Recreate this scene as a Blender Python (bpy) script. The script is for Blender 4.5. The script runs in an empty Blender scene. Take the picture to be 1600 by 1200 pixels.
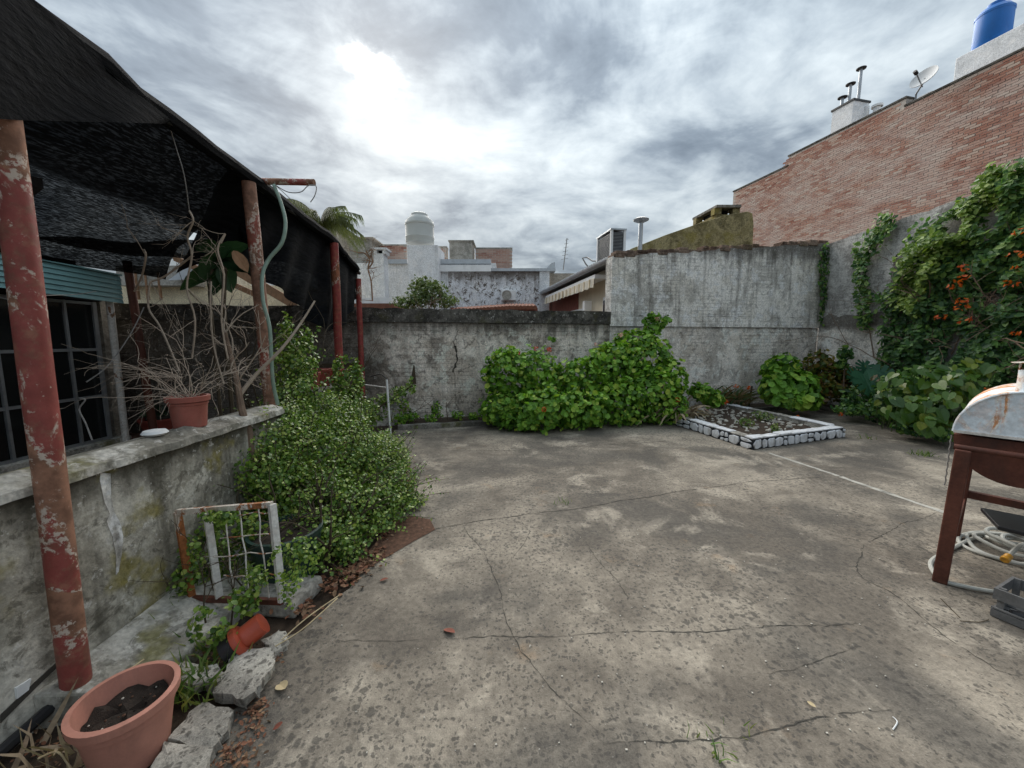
import bpy, math, random
import numpy as np
from mathutils import Vector, Matrix
random.seed(7); rng = np.random.default_rng(7)
SC = bpy.context.scene
COL = SC.collection

# ---------------------------------------------------------------- camera
F, H, HOR = 600.0, 1.5, 530.0            # focal length in px of a 1600 px wide frame, eye height, horizon row
PIT = math.atan((600 - HOR) / F); CP, SP = math.cos(PIT), math.sin(PIT)
cam = bpy.data.cameras.new('camera'); cam_o = bpy.data.objects.new('camera', cam); COL.objects.link(cam_o)
cam_o.location = (0, 0, H); cam_o.rotation_euler = (math.pi / 2 - PIT, 0, 0)
cam.sensor_width = 36; cam.lens = 36 * F / 1600; cam.clip_start = .05; cam.clip_end = 2000
SC.camera = cam_o

# ---------------------------------------------------------------- light and exposure
SUN_EL, SUN_AZ = math.radians(32), math.radians(-18)     # azimuth from +Y, negative = left
SUN_DIR = Vector((math.sin(SUN_AZ) * math.cos(SUN_EL), math.cos(SUN_AZ) * math.cos(SUN_EL), math.sin(SUN_EL)))
sun = bpy.data.lights.new('sun', 'SUN'); sun.energy = 1.2; sun.angle = math.radians(75); sun.color = (1, .94, .86)
sun_o = bpy.data.objects.new('sun', sun); COL.objects.link(sun_o)
sun_o.rotation_euler = SUN_DIR.to_track_quat('Z', 'Y').to_euler()
SC.view_settings.view_transform = 'Standard'; SC.view_settings.look = 'None'
SC.view_settings.gamma = 1; SC.view_settings.exposure = 2.2
SC.view_settings.use_curve_mapping = False
SC.cycles.max_bounces = 6; SC.cycles.diffuse_bounces = 3; SC.cycles.glossy_bounces = 2; SC.cycles.transmission_bounces = 3; SC.cycles.transparent_max_bounces = 8


class NT:
    """small node-tree writer"""
    def __init__(s, tree):
        s.t = tree; s.N = tree.nodes; s.L = tree.links
    def put(s, v, sock):
        if isinstance(v, bpy.types.NodeSocket): s.L.new(v, sock)
        elif v is not None:
            if sock.type == 'RGBA' and len(v) == 3: v = (*v, 1)
            sock.default_value = v
    def math(s, op, a, b=None, c=None, clamp=False):
        n = s.N.new('ShaderNodeMath'); n.operation = op; n.use_clamp = clamp
        for i, v in enumerate((a, b, c)):
            if v is not None: s.put(v, n.inputs[i])
        return n.outputs[0]
    def vmath(s, op, a, b=None, out=0):
        n = s.N.new('ShaderNodeVectorMath'); n.operation = op
        s.put(a, n.inputs[0])
        if b is not None: s.put(b, n.inputs[1])
        return n.outputs[out]
    def pos(s): return s.N.new('ShaderNodeNewGeometry').outputs['Position']
    def xyz(s, v):
        n = s.N.new('ShaderNodeSeparateXYZ'); s.put(v, n.inputs[0]); return n.outputs
    def comb(s, x, y, z):
        n = s.N.new('ShaderNodeCombineXYZ')
        for i, v in enumerate((x, y, z)): s.put(v, n.inputs[i])
        return n.outputs[0]
    def noise(s, vec, scale, detail=4, rough=.55, dist=0, out='Fac'):
        n = s.N.new('ShaderNodeTexNoise'); s.put(vec, n.inputs['Vector'])
        n.inputs['Scale'].default_value = scale; n.inputs['Detail'].default_value = detail
        n.inputs['Roughness'].default_value = rough; n.inputs['Distortion'].default_value = dist
        return n.outputs[out]
    def voro(s, vec, scale, out='Distance', feat='F1', rand=1):
        n = s.N.new('ShaderNodeTexVoronoi'); n.feature = feat; s.put(vec, n.inputs['Vector'])
        n.inputs['Scale'].default_value = scale; n.inputs['Randomness'].default_value = rand
        return n.outputs[out]
    def ramp(s, fac, *stops, interp='LINEAR'):
        n = s.N.new('ShaderNodeValToRGB'); n.color_ramp.interpolation = interp; s.put(fac, n.inputs[0])
        e = n.color_ramp.elements
        while len(e) < len(stops): e.new(.5)
        for i, (p, c) in enumerate(stops):
            e[i].position = p; e[i].color = (c, c, c, 1) if not hasattr(c, '__len__') else (*c, 1)
        return n.outputs[0]
    def step(s, fac, a, b):
        n = s.N.new('ShaderNodeMapRange'); n.interpolation_type = 'SMOOTHSTEP'; s.put(fac, n.inputs[0])
        n.inputs[1].default_value = a; n.inputs[2].default_value = b; return n.outputs[0]
    def mix(s, f, a, b, mode='MIX'):
        n = s.N.new('ShaderNodeMix'); n.data_type = 'RGBA'; n.blend_type = mode
        s.put(f, n.inputs[0]); s.put(a, n.inputs[6]); s.put(b, n.inputs[7]); return n.outputs[2]
    def scale(s, v, x, y, z): return s.vmath('MULTIPLY', v, (x, y, z))


# ---------------------------------------------------------------- sky
world = bpy.data.worlds.new('World'); SC.world = world; world.use_nodes = True
w = NT(world.node_tree); w.N.clear()
sky = w.N.new('ShaderNodeTexSky'); sky.sky_type = 'NISHITA'; sky.sun_disc = False
sky.sun_elevation = SUN_EL; sky.sun_rotation = SUN_AZ
dv = w.N.new('ShaderNodeTexCoord').outputs['Generated']
dx, dy, dz = w.xyz(dv)
zz = w.math('ADD', w.math('MAXIMUM', dz, 0.0), 0.13)
cu, cv = w.math('DIVIDE', dx, zz), w.math('DIVIDE', dy, zz)
ca, sa = math.cos(.75), math.sin(.75)                     # cloud streets run from lower right to upper left
ru = w.math('ADD', w.math('MULTIPLY', cu, ca), w.math('MULTIPLY', cv, sa))
rv = w.math('SUBTRACT', w.math('MULTIPLY', cv, ca), w.math('MULTIPLY', cu, sa))
cvec = w.comb(w.math('MULTIPLY', ru, .62), rv, 11.4)
n1 = w.noise(cvec, 1.25, 6, .57, .5)
n2 = w.noise(w.comb(cu, cv, 8.3), 3.2, 6, .6, .3)
n3 = w.noise(w.comb(cu, cv, 1.7), .5, 2, .5, .2)
cl = w.math('ADD', w.math('ADD', w.math('MULTIPLY', n1, .60), w.math('MULTIPLY', n2, .33)), w.math('MULTIPLY', n3, .25))
sd = w.vmath('DOT_PRODUCT', dv, tuple(SUN_DIR), out=1)
near = w.step(sd, .93, 1.0)
cl = w.math('ADD', cl, w.math('MULTIPLY', near, .012))
ccol = w.ramp(cl, (.475, (.72, .90, 1.10)), (.555, (1.3, 1.56, 1.82)), (.615, (2.25, 2.58, 2.82)), (.69, (3.4, 3.75, 3.9)), (.81, (5.2, 5.5, 5.55)))
sdw = w.math('ADD', sd, w.math('MULTIPLY', w.math('SUBTRACT', w.math('ADD', n2, n1), 1.02), .014))
glow = w.math('MULTIPLY', w.math('POWER', w.math('MINIMUM', w.math('MAXIMUM', sdw, 0), 1), 2600), w.step(cl, .48, .66))
ccol = w.mix(glow, ccol, (12, 12, 11.7))
grad = w.math('ADD', .42, w.math('MULTIPLY', w.math('MAXIMUM', dz, 0), 1.5))      # an overcast sky is brighter overhead
ccol = w.mix(1, ccol, w.comb(grad, grad, grad), 'MULTIPLY')
cover = w.mix(.94, sky.outputs[0], ccol)
bg = w.N.new('ShaderNodeBackground'); bg.inputs[1].default_value = .0505; w.L.new(cover, bg.inputs[0])
wo = w.N.new('ShaderNodeOutputWorld'); w.L.new(bg.outputs[0], wo.inputs[0])

# ---------------------------------------------------------------- pixel and yard frames
def lerp(a, b, k): return a + (b - a) * k
def ray(px, py):
    u, v = (px - 800) / F, (600 - py) / F
    return Vector((u, CP + v * SP, -SP + v * CP))
EYE = Vector((0, 0, H))
def at(px, py, t): return EYE + ray(px, py) * t                       # point at camera depth t
def atY(px, py, y): d = ray(px, py); return EYE + d * (y / d.y)
def atX(px, py, x): d = ray(px, py); return EYE + d * (x / d.x)
def gr(px, py, z=0): d = ray(px, py); return EYE + d * ((z - H) / d.z)
A13 = math.atan2(.2241, .9746)
EX, EN, EZ = Vector((.9746, .2241, 0)), Vector((.2241, -.9746, 0)), Vector((0, 0, 1))
WO = Vector((0, 7.35, 0))
def W(s, d, z): return WO + EX * s + EN * d + EZ * z                  # back wall frame: along, towards camera, up
CORN = W(7.285, 0, 0)
def R(r, d, z): return CORN + EN * r - EX * d + EZ * z                # right wall frame
def hit(px, py, o, n): d = ray(px, py); return EYE + d * ((o - EYE).dot(n) / d.dot(n))
def onW(px, py, d=0): return hit(px, py, W(0, d, 0), EN)
def onR(px, py, d=0): return hit(px, py, R(0, d, 0), EX)


# ---------------------------------------------------------------- mesh builder
class MB:
    def __init__(s): s.v = []; s.f = []
    def add(s, vs, fs):
        o = len(s.v); s.v += [tuple(p) for p in vs]; s.f += [tuple(i + o for i in f) for f in fs]; return s
    def hexa(s, p):                                     # 8 points: bottom loop then top loop
        return s.add(p, [(3, 2, 1, 0), (4, 5, 6, 7), (0, 1, 5, 4), (1, 2, 6, 5), (2, 3, 7, 6), (3, 0, 4, 7)])
    def box(s, a, b):
        (x0, y0, z0), (x1, y1, z1) = a, b
        return s.hexa([(x0, y0, z0), (x1, y0, z0), (x1, y1, z0), (x0, y1, z0), (x0, y0, z1), (x1, y0, z1), (x1, y1, z1), (x0, y1, z1)])
    def fbox(s, fr, a, b):                              # box in a frame function
        (x0, y0, z0), (x1, y1, z1) = a, b
        return s.hexa([fr(*q) for q in ((x0, y0, z0), (x1, y0, z0), (x1, y1, z0), (x0, y1, z0), (x0, y0, z1), (x1, y0, z1), (x1, y1, z1), (x0, y1, z1))])
    def bar(s, p, q, w_, h_=None, up=(0, 0, 1)):        # straight bar of rectangular section
        p, q = Vector(p), Vector(q); h_ = h_ or w_
        d = (q - p).normalized(); up = Vector(up)
        if abs(d.dot(up)) > .98: up = Vector((1, 0, 0))
        a = d.cross(up).normalized() * w_ / 2; b = a.cross(d).normalized() * h_ / 2
        return s.hexa([p - a - b, p + a - b, q + a - b, q - a - b, p - a + b, p + a + b, q + a + b, q - a + b])
    def tube(s, pts, r, n=8, cap=True):
        pts = [Vector(p) for p in pts]; m = len(pts)
        rr = list(r) if hasattr(r, '__len__') else [r] * m
        o = len(s.v); a = None
        for i, p in enumerate(pts):
            d = (pts[min(i + 1, m - 1)] - pts[max(i - 1, 0)]).normalized()
            if a is None: a = d.orthogonal().normalized()
            else:
                a = a - d * a.dot(d); a = a.normalized() if a.length > 1e-6 else d.orthogonal().normalized()
            b = d.cross(a)
            for k in range(n):
                t = 2 * math.pi * k / n
                s.v.append(tuple(p + (a * math.cos(t) + b * math.sin(t)) * rr[i]))
        for i in range(m - 1):
            for k in range(n):
                k2 = (k + 1) % n
                s.f.append((o + i * n + k, o + i * n + k2, o + (i + 1) * n + k2, o + (i + 1) * n + k))
        if cap:
            s.f.append(tuple(o + k for k in range(n))[::-1]); s.f.append(tuple(o + (m - 1) * n + k for k in range(n)))
        return s
    def lathe(s, c, prof, n=32, ax=None):               # profile of (radius, height) about an axis
        c = Vector(c); z = Vector(ax or (0, 0, 1)).normalized(); x = z.orthogonal().normalized(); y = z.cross(x)
        o = len(s.v); m = len(prof)
        for r, h in prof:
            for k in range(n):
                t = 2 * math.pi * k / n; s.v.append(tuple(c + z * h + (x * math.cos(t) + y * math.sin(t)) * r))
        for i in range(m - 1):
            for k in range(n):
                k2 = (k + 1) % n
                s.f.append((o + i * n + k, o + i * n + k2, o + (i + 1) * n + k2, o + (i + 1) * n + k))
        return s
    def prism(s, poly, off):                            # polygon of points extruded by a vector
        n = len(poly); off = Vector(off); poly = [Vector(p) for p in poly]
        s.add(poly + [p + off for p in poly], [tuple(range(n))[::-1], tuple(range(n, 2 * n))] + [(i, (i + 1) % n, n + (i + 1) % n, n + i) for i in range(n)])
        return s
    def build(s, name, mat, parent=None, smooth=False, bevel=0):
        me = bpy.data.meshes.new(name); me.from_pydata(s.v, [], s.f); me.update()
        return link(name, me, mat, parent, smooth, bevel)


def link(name, me, mat, parent=None, smooth=False, bevel=0):
    if mat: me.materials.append(mat)
    o = bpy.data.objects.new(name, me); COL.objects.link(o)
    if parent:
        o.parent = parent; o.matrix_parent_inverse = wloc(parent).inverted()
    if smooth:
        me.polygons.foreach_set('use_smooth', [True] * len(me.polygons))
        me.set_sharp_from_angle(angle=math.radians(40))
    if bevel:
        b = o.modifiers.new('bevel', 'BEVEL'); b.width = bevel; b.segments = 2; b.limit_method = 'ANGLE'
    return o
def wloc(o):
    m = Matrix.LocRotScale(o.location, o.rotation_euler, o.scale)
    return wloc(o.parent) @ o.matrix_parent_inverse @ m if o.parent else m
def thing(name, loc, label, cat, group=None):
    o = bpy.data.objects.new(name, None); COL.objects.link(o); o.location = loc; o.empty_display_size = .1
    return tag(o, label, cat, group)
def tag(o, label, cat, group=None):
    o['label'] = label; o['category'] = cat
    if group: o['group'] = group
    return o
def struct(o): o['kind'] = 'structure'; return o
def stuff(o): o['kind'] = 'stuff'; return o
def place(name, me, mat, parent, M):                    # shared mesh placed by a world matrix
    o = bpy.data.objects.new(name, me); COL.objects.link(o)
    if mat and not me.materials: me.materials.append(mat)
    o.parent = parent; o.matrix_parent_inverse = wloc(parent).inverted(); o.matrix_basis = M
    return o


def npmesh(name, V, faces_per, nv, k, attr, mat, parent, smooth=False, hard=False):
    """k copies of a template of nv verts; V (k*nv,3); faces_per list of tuples; attr (k,) per copy"""
    me = bpy.data.meshes.new(name)
    me.vertices.add(k * nv); me.vertices.foreach_set('co', np.ascontiguousarray(V, dtype=np.float32).ravel())
    lens = np.array([len(f) for f in faces_per]); flat = np.concatenate([np.array(f) for f in faces_per])
    idx = (flat[None, :] + (np.arange(k) * nv)[:, None]).ravel()
    me.loops.add(len(idx)); me.loops.foreach_set('vertex_index', idx.astype(np.int32))
    L = np.tile(lens, k); st = np.concatenate([[0], np.cumsum(L)[:-1]])
    me.polygons.add(len(L)); me.polygons.foreach_set('loop_start', st.astype(np.int32))
    me.update(calc_edges=True); me.validate()
    if hard or nv == 8: me.shade_flat()
    a = me.attributes.new('rnd', 'FLOAT', 'POINT'); a.data.foreach_set('value', np.repeat(attr, nv).astype(np.float32))
    return link(name, me, mat, parent, smooth)


# ---------------------------------------------------------------- materials
MATS = {}
def newmat(name):
    m = bpy.data.materials.new(name); m.use_nodes = True; t = NT(m.node_tree); t.N.clear()
    b = t.N.new('ShaderNodeBsdfPrincipled'); o = t.N.new('ShaderNodeOutputMaterial'); t.L.new(b.outputs[0], o.inputs[0])
    MATS[name] = m; t.b = b; t.o = o; t.m = m; return t
def fin(t, col, rough=.85, bump=None, bs=.3, bd=.01, metal=0, spec=.3):
    t.put(col, t.b.inputs['Base Color']); t.put(rough, t.b.inputs['Roughness'])
    t.b.inputs['Metallic'].default_value = metal; t.b.inputs['Specular IOR Level'].default_value = spec
    if bump is not None:
        n = t.N.new('ShaderNodeBump'); n.inputs['Strength'].default_value = bs; n.inputs['Distance'].default_value = bd
        t.put(bump, n.inputs['Height']); t.L.new(n.outputs[0], t.b.inputs['Normal'])
    return t.m
def plain(name, c, rough=.7, var=.25, sc=9, metal=0, bs=.15, spec=.3, dirt=None, da=.5):
    t = newmat(name); p = t.pos(); a = t.noise(p, sc, 5); f = t.noise(p, sc * 9, 3)
    k = t.ramp(t.math('ADD', t.math('MULTIPLY', a, .7), t.math('MULTIPLY', f, .3)), (.3, 1 - var), (.7, 1 + var))
    c_ = t.mix(1, c, k, 'MULTIPLY')
    if dirt: c_ = t.mix(t.math('MULTIPLY', t.step(t.noise(t.scale(p, 1, 1, .35), sc * .8, 6, .65), .48, .68), da), c_, dirt)
    return fin(t, c_, rough, f, bs, .004, metal, spec)
def plaster(name, light, mid, dark, moss=None, zt=None, band=.35, bricks=0, pale=.5, seed=0., blk=.5, stain=.5, shade_mould=None, streak=.35):
    """weathered render: cloudy lime-wash, vertical run-off streaks, mould that grows from the top down"""
    t = newmat(name); p = t.vmath('ADD', t.pos(), (seed, seed * 1.7, 0)); x, y, z = t.xyz(t.pos())
    big = t.noise(p, .9, 4, .6); medn = t.noise(p, 4.2, 5, .68, .4); fine = t.noise(p, 38, 3, .6)
    st = t.noise(t.scale(p, 7, 7, .7), 1.0, 3, .6)
    c = t.mix(t.step(t.math('ADD', t.math('MULTIPLY', big, .5), t.math('MULTIPLY', medn, .5)), .42, .56), mid, light)
    st0 = tuple(v * .30 + w_ * .4 for v, w_ in zip(mid, dark))
    c = t.mix(t.math('MULTIPLY', t.step(t.noise(t.vmath('ADD', p, (7, 1, 4)), 1.5, 5, .64, .5), .50, .60), stain), c, st0)
    c = t.mix(t.math('MULTIPLY', t.step(t.noise(t.vmath('ADD', p, (1, 8, 2)), 3.1, 6, .72), .53, .59), .75), c, tuple(min(.88, v * 1.08) for v in light))
    c = t.mix(t.math('MULTIPLY', t.step(st, .56 if streak < .5 else .48, .76 if streak < .5 else .66), streak), c, dark)
    c = t.mix(t.math('MULTIPLY', t.step(t.noise(p, 8, 5, .72, .5), .53, .60), blk), c, dark)
    if zt is not None:
        g = t.math('MULTIPLY', t.math('SUBTRACT', zt, z), 1 / band)
        g = t.math('ADD', g, t.math('MULTIPLY', t.math('SUBTRACT', t.math('ADD', t.math('MULTIPLY', st, .6), t.math('MULTIPLY', medn, .5)), .55), -3.0))
        c = t.mix(t.math('MULTIPLY', t.math('SUBTRACT', 1, t.step(g, .0, 1.3)), .85), c, dark)
    if shade_mould:                                            # shade under the net painted in together with mould, fading along the wall
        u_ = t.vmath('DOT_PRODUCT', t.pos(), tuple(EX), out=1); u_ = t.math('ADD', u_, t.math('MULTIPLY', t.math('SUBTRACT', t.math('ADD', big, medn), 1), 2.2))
        c = t.mix(t.math('MULTIPLY', t.math('SUBTRACT', 1, t.step(u_, shade_mould[0], shade_mould[1])), .86), c, (.075, .066, .055))
    if moss: c = t.mix(t.math('MULTIPLY', t.step(t.noise(p, 2.2, 4, .65), .54, .66), .75), c, moss)
    c = t.mix(t.math('MULTIPLY', t.step(t.noise(p, 17, 4, .7), .60, .66), pale), c, (.62, .60, .56))
    h = t.math('ADD', t.math('MULTIPLY', medn, .7), t.math('MULTIPLY', fine, .35))
    if bricks:
        u = t.vmath('DOT_PRODUCT', t.pos(), tuple(EX), out=1); v = t.vmath('DOT_PRODUCT', t.pos(), tuple(EN), out=1)
        bt = t.N.new('ShaderNodeTexBrick'); t.put(t.comb(t.math('ADD', u, v), z, 0), bt.inputs[0])
        bt.inputs['Scale'].default_value = 1; bt.inputs['Brick Width'].default_value = .27; bt.inputs['Row Height'].default_value = .075
        bt.inputs['Mortar Size'].default_value = .008; bt.inputs['Mortar Smooth'].default_value = .6
        msk = t.math('MULTIPLY', bt.outputs['Fac'], t.step(t.noise(p, 1.3, 4), .40, .62))
        h = t.math('SUBTRACT', h, t.math('MULTIPLY', msk, bricks))
        c = t.mix(t.math('MULTIPLY', msk, .35), c, dark)
    c = t.mix(.6, c, t.ramp(fine, (.32, .5), (.66, 1.3)), 'MULTIPLY')
    return fin(t, c, .93, h, .55, .02, spec=.15)
def chipped(name, paint, rust, chip=(.52, .43, .36), lo=.46, hi=.54, csz=.64, sc=3.2, grime=.6):
    """old paint worn to rust, pale flakes along the worn edge"""
    t = newmat(name); p = t.pos(); a = t.noise(t.scale(p, 1, 1, .55), sc, 7, .62, .6); f = t.noise(p, 45, 5, .65)
    b = t.noise(p, sc * 6, 5, .65)
    r2 = t.mix(t.step(b, .35, .65), rust, tuple(v * 1.9 for v in rust))
    pt = t.mix(t.step(b, .3, .75), tuple(v * .8 for v in paint), tuple(min(1, v * 1.15) for v in paint))
    m = t.step(a, lo, hi); c = t.mix(m, pt, r2)
    c = t.mix(t.math('MULTIPLY', t.step(t.noise(p, 11, 6, .72), .48, .62), grime), c, r2)
    edge = t.math('MULTIPLY', t.step(t.math('SUBTRACT', .03, t.math('ABSOLUTE', t.math('SUBTRACT', a, (lo + hi) / 2))), 0, .02), t.step(f, .47, .54))
    c = t.mix(edge, c, chip); c = t.mix(t.math('MULTIPLY', t.math('MULTIPLY', t.step(t.noise(p, 34, 5, .7), csz - .02, csz + .015), t.step(t.noise(p, 4, 3), .50, .60)), .85), c, chip)
    return fin(t, c, t.math('ADD', .55, t.math('MULTIPLY', m, .3)), t.math('ADD', f, t.math('MULTIPLY', m, -.5)), .35, .004)
def leafmat(name, cols, src='attr', rough=.42, trans=.3, spec=.4):
    t = newmat(name)
    if src == 'attr':
        a = t.N.new('ShaderNodeAttribute'); a.attribute_name = 'rnd'; fac = a.outputs['Fac']
    else: fac = t.N.new('ShaderNodeObjectInfo').outputs['Random']
    n = len(cols); c = t.ramp(fac, *[(i / (n - 1), k) for i, k in enumerate(cols)])
    c = t.mix(.5, c, t.ramp(t.noise(t.pos(), 70, 2), (.3, .55), (.7, 1.25)), 'MULTIPLY')
    fin(t, c, rough, spec=spec)
    tr = t.N.new('ShaderNodeBsdfTranslucent'); t.put(t.mix(1, c, (1.15, 1.3, .55), 'MULTIPLY'), tr.inputs[0])
    ms = t.N.new('ShaderNodeMixShader'); ms.inputs[0].default_value = trans
    t.L.new(t.b.outputs[0], ms.inputs[1]); t.L.new(tr.outputs[0], ms.inputs[2]); t.L.new(ms.outputs[0], t.o.inputs[0])
    return t.m

# yard concrete: trowelled slab, soot patches, pale worn patches, dark rain-drop blots
t = newmat('yard_concrete'); p = t.pos()
big = t.noise(p, .55, 4, .6, .5); med_ = t.noise(p, 2.4, 6, .64, .3); fine = t.noise(p, 34, 4, .68); grit = t.noise(p, 160, 2, .6)
c = t.mix(t.step(t.math('ADD', t.math('MULTIPLY', big, .6), t.math('MULTIPLY', med_, .4)), .41, .61), (.145, .125, .102), (.335, .292, .234))
c = t.mix(t.math('MULTIPLY', t.step(t.noise(t.vmath('ADD', p, (3, 9, 0)), .9, 5, .64, .5), .45, .62), .70), c, (.092, .084, .074))
c = t.mix(t.math('MULTIPLY', t.step(t.noise(t.vmath('ADD', p, (13, 2, 0)), 1.7, 5, .65, .4), .53, .67), .6), c, (.47, .415, .335))
c = t.mix(t.math('MULTIPLY', t.step(t.noise(t.vmath('ADD', p, (5, 5, 0)), 2.9, 6, .6), .62, .72), .45), c, (.28, .19, .115))
wp = t.vmath('ADD', p, t.vmath('MULTIPLY', t.vmath('SUBTRACT', t.noise(p, 24, 3, .6, 0, 'Color'), (.5, .5, .5)), (.05, .05, 0)))
fl = t.scale(wp, 1, 1, 0)
def drops(sc, seed, thr):
    n = t.N.new('ShaderNodeTexVoronoi'); t.put(t.vmath('ADD', fl, (seed, seed, 0)), n.inputs['Vector']); n.inputs['Scale'].default_value = sc
    r = t.math('MULTIPLY', t.math('POWER', t.xyz(n.outputs['Color'])[0], 1.6), .52)
    r = t.math('MULTIPLY', r, t.step(t.noise(t.vmath('ADD', p, (seed, 0, 0)), .8, 4), thr, thr + .22))
    return t.math('SUBTRACT', 1, t.step(t.math('SUBTRACT', n.outputs['Distance'], r), -.07, .17))
d1 = t.math('MAXIMUM', drops(30, 1.3, .36), drops(58, 4.1, .30))
c = t.mix(t.math('MULTIPLY', d1, .72), c, (.062, .056, .048))
c = t.mix(.55, c, t.ramp(t.math('ADD', t.math('MULTIPLY', fine, .6), t.math('MULTIPLY', grit, .4)), (.34, .35), (.64, 1.5)), 'MULTIPLY')
c = t.mix(t.math('MULTIPLY', t.step(t.noise(p, 75, 3, .6), .70, .74), .5), c, (.6, .58, .54))
fin(t, c, t.math('SUBTRACT', .92, t.math('MULTIPLY', d1, .22)), t.math('ADD', t.math('MULTIPLY', fine, .8), t.math('MULTIPLY', grit, .4)), .5, .012, spec=.25)

MATS['slab_concrete'] = MATS['yard_concrete'].copy(); MATS['slab_concrete'].name = 'slab_concrete'
for n_ in MATS['slab_concrete'].node_tree.nodes:                 # the broken pieces are a paler pour of the same concrete
    if n_.type == 'MIX' and n_.blend_type == 'MIX' and not n_.inputs[6].is_linked: n_.inputs[6].default_value = (.46, .43, .37, 1); n_.inputs[7].default_value = (.68, .63, .55, 1)
plaster('back_plaster', (.90, .82, .73), (.60, .52, .44), (.06, .053, .044), zt=1.80, band=.28, bricks=.7, seed=2, blk=.55, pale=.45, stain=.7, shade_mould=(-1.6, .2))
plaster('right_plaster', (.90, .84, .77), (.64, .575, .50), (.10, .09, .078), zt=1.80, band=.12, bricks=.9, seed=11, blk=.45, pale=.5)
plaster('coping_plaster', (.15, .14, .125), (.060, .056, .050), (.018, .017, .016), (.085, .08, .045), seed=5, pale=.45)
plaster('tall_plaster', (.92, .89, .84), (.74, .70, .63), (.115, .105, .092), zt=3.45, band=.3, bricks=.3, seed=9, blk=.38, pale=.6, stain=.5, streak=.5)
plaster('grey_render', (.56, .545, .52), (.35, .335, .315), (.10, .095, .087), seed=14, blk=.35, pale=.3, bricks=.25)
plaster('low_wall_plaster', (.58, .55, .48), (.35, .325, .27), (.075, .067, .05), (.25, .21, .045), seed=21, blk=.55, pale=.7, streak=.6, zt=.90, band=.16)
plaster('low_wall_top', (.56, .54, .49), (.32, .30, .255), (.09, .085, .065), (.20, .185, .07), seed=27, blk=.5, pale=.6)
plaster('mossy_plaster', (.33, .28, .15), (.20, .165, .075), (.055, .048, .028), (.24, .20, .06), seed=31, blk=.4, pale=.1)
plaster('white_plaster', (.84, .86, .88), (.70, .72, .74), (.42, .42, .41), seed=36, blk=.15, pale=.2, stain=.12)
plaster('mottled_plaster', (.84, .86, .90), (.70, .70, .72), (.12, .098, .08), zt=3.85, band=.3, seed=40, blk=.95, pale=.6)
plaster('beige_plaster', (.50, .45, .38), (.36, .32, .27), (.17, .15, .13), seed=44, blk=.3, pale=.2)
plaster('grey_block', (.42, .40, .36), (.30, .285, .25), (.14, .13, .115), seed=47, blk=.3, pale=.2)
plaster('crumbled_brick', (.24, .175, .135), (.12, .075, .055), (.035, .028, .024), (.10, .085, .045), seed=50, blk=.5, pale=.1)
plaster('stone_grey', (.48, .45, .40), (.27, .25, .215), (.10, .092, .08), seed=53, blk=.6, pale=.7)
plaster('cream_wall', (.80, .70, .50), (.70, .60, .42), (.45, .38, .27), seed=57, blk=.1, pale=.1, stain=.12)
plaster('curb_concrete', (.27, .255, .225), (.15, .14, .122), (.05, .047, .04), (.10, .10, .04), seed=59, blk=.5, pale=.3)
chipped('red_post', (.27, .066, .055), (.170, .086, .055), lo=.50, hi=.525, sc=2.1)
chipped('rust_post', (.27, .07, .05), (.165, .090, .062), lo=.40, hi=.43, sc=3.0)
chipped('red_post_far', (.28, .05, .045), (.17, .065, .035), lo=.56, hi=.62, csz=.70)
chipped('rust_frame', (.62, .57, .50), (.21, .085, .035), (.72, .68, .62), lo=.50, hi=.54, sc=9, grime=.5)
chipped('rust_bar', (.50, .42, .34), (.22, .080, .028), (.6, .52, .45), lo=.33, hi=.37, sc=8, grime=.6)
chipped('white_chipped', (.66, .64, .60), (.17, .10, .06), (.74, .72, .7), lo=.60, hi=.64, sc=7, grime=.2)
chipped('lid_white', (.72, .79, .84), (.40, .19, .085), (.78, .77, .72), lo=.47, hi=.58, sc=5.0, csz=.66, grime=.22)
plain('stand_brown', (.115, .040, .026), .62, .45, 7, dirt=(.05, .03, .024))
plain('soil', (.060, .042, .030), .97, .6, 22, bs=.9)
plain('dark_soil', (.032, .024, .019), .97, .6, 30, bs=1)
plain('leaf_litter', (.115, .062, .040), .95, .7, 30, bs=.9)
plain('gallery_floor', (.150, .080, .056), .8, .3, 6, dirt=(.07, .05, .04))
plain('terracotta_plastic', (.47, .215, .16), .55, .12, 14, dirt=(.24, .13, .10), da=.35)
plain('terracotta_pot', (.33, .105, .080), .62, .2, 12, dirt=(.25, .14, .11), da=.5)
plain('red_pot', (.36, .085, .065), .6, .2, 12)
plain('orange_pvc', (.40, .07, .035), .38, .12, 12, spec=.5, dirt=(.3, .08, .04), da=.3)
plain('black_plastic', (.016, .016, .018), .4, .2, 12, spec=.5)
plain('green_plastic', (.018, .045, .038), .4, .2, 10, spec=.5)
plain('dark_metal', (.022, .022, .024), .5, .2, 12, spec=.5)
plain('grey_metal', (.28, .29, .30), .45, .2, 8, metal=.4)
plain('galvanised', (.50, .53, .56), .42, .15, 6, metal=.5, dirt=(.3, .3, .3), da=.3)
plain('white_paint', (.82, .83, .83), .6, .06, 6, dirt=(.5, .5, .48), da=.3)
plain('cream_paint', (.70, .62, .48), .7, .08, 6)
plain('valance_cloth', (.72, .66, .55), .85, .1, 9, dirt=(.5, .42, .32), da=.4)
plain('tank_grey', (.50, .52, .50), .5, .06, 3)
plain('tank_blue', (.016, .16, .52), .38, .07, 3, spec=.5)
plain('rust_brick_red', (.20, .062, .042), .8, .3, 10)
plain('tile_red', (.20, .085, .055), .85, .35, 12)
plain('wood_brown', (.24, .135, .075), .85, .35, 9, dirt=(.1, .07, .05))
plain('bark', (.18, .125, .09), .9, .35, 20, bs=.6)
plain('dead_twig', (.40, .33, .265), .9, .3, 25)
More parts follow.
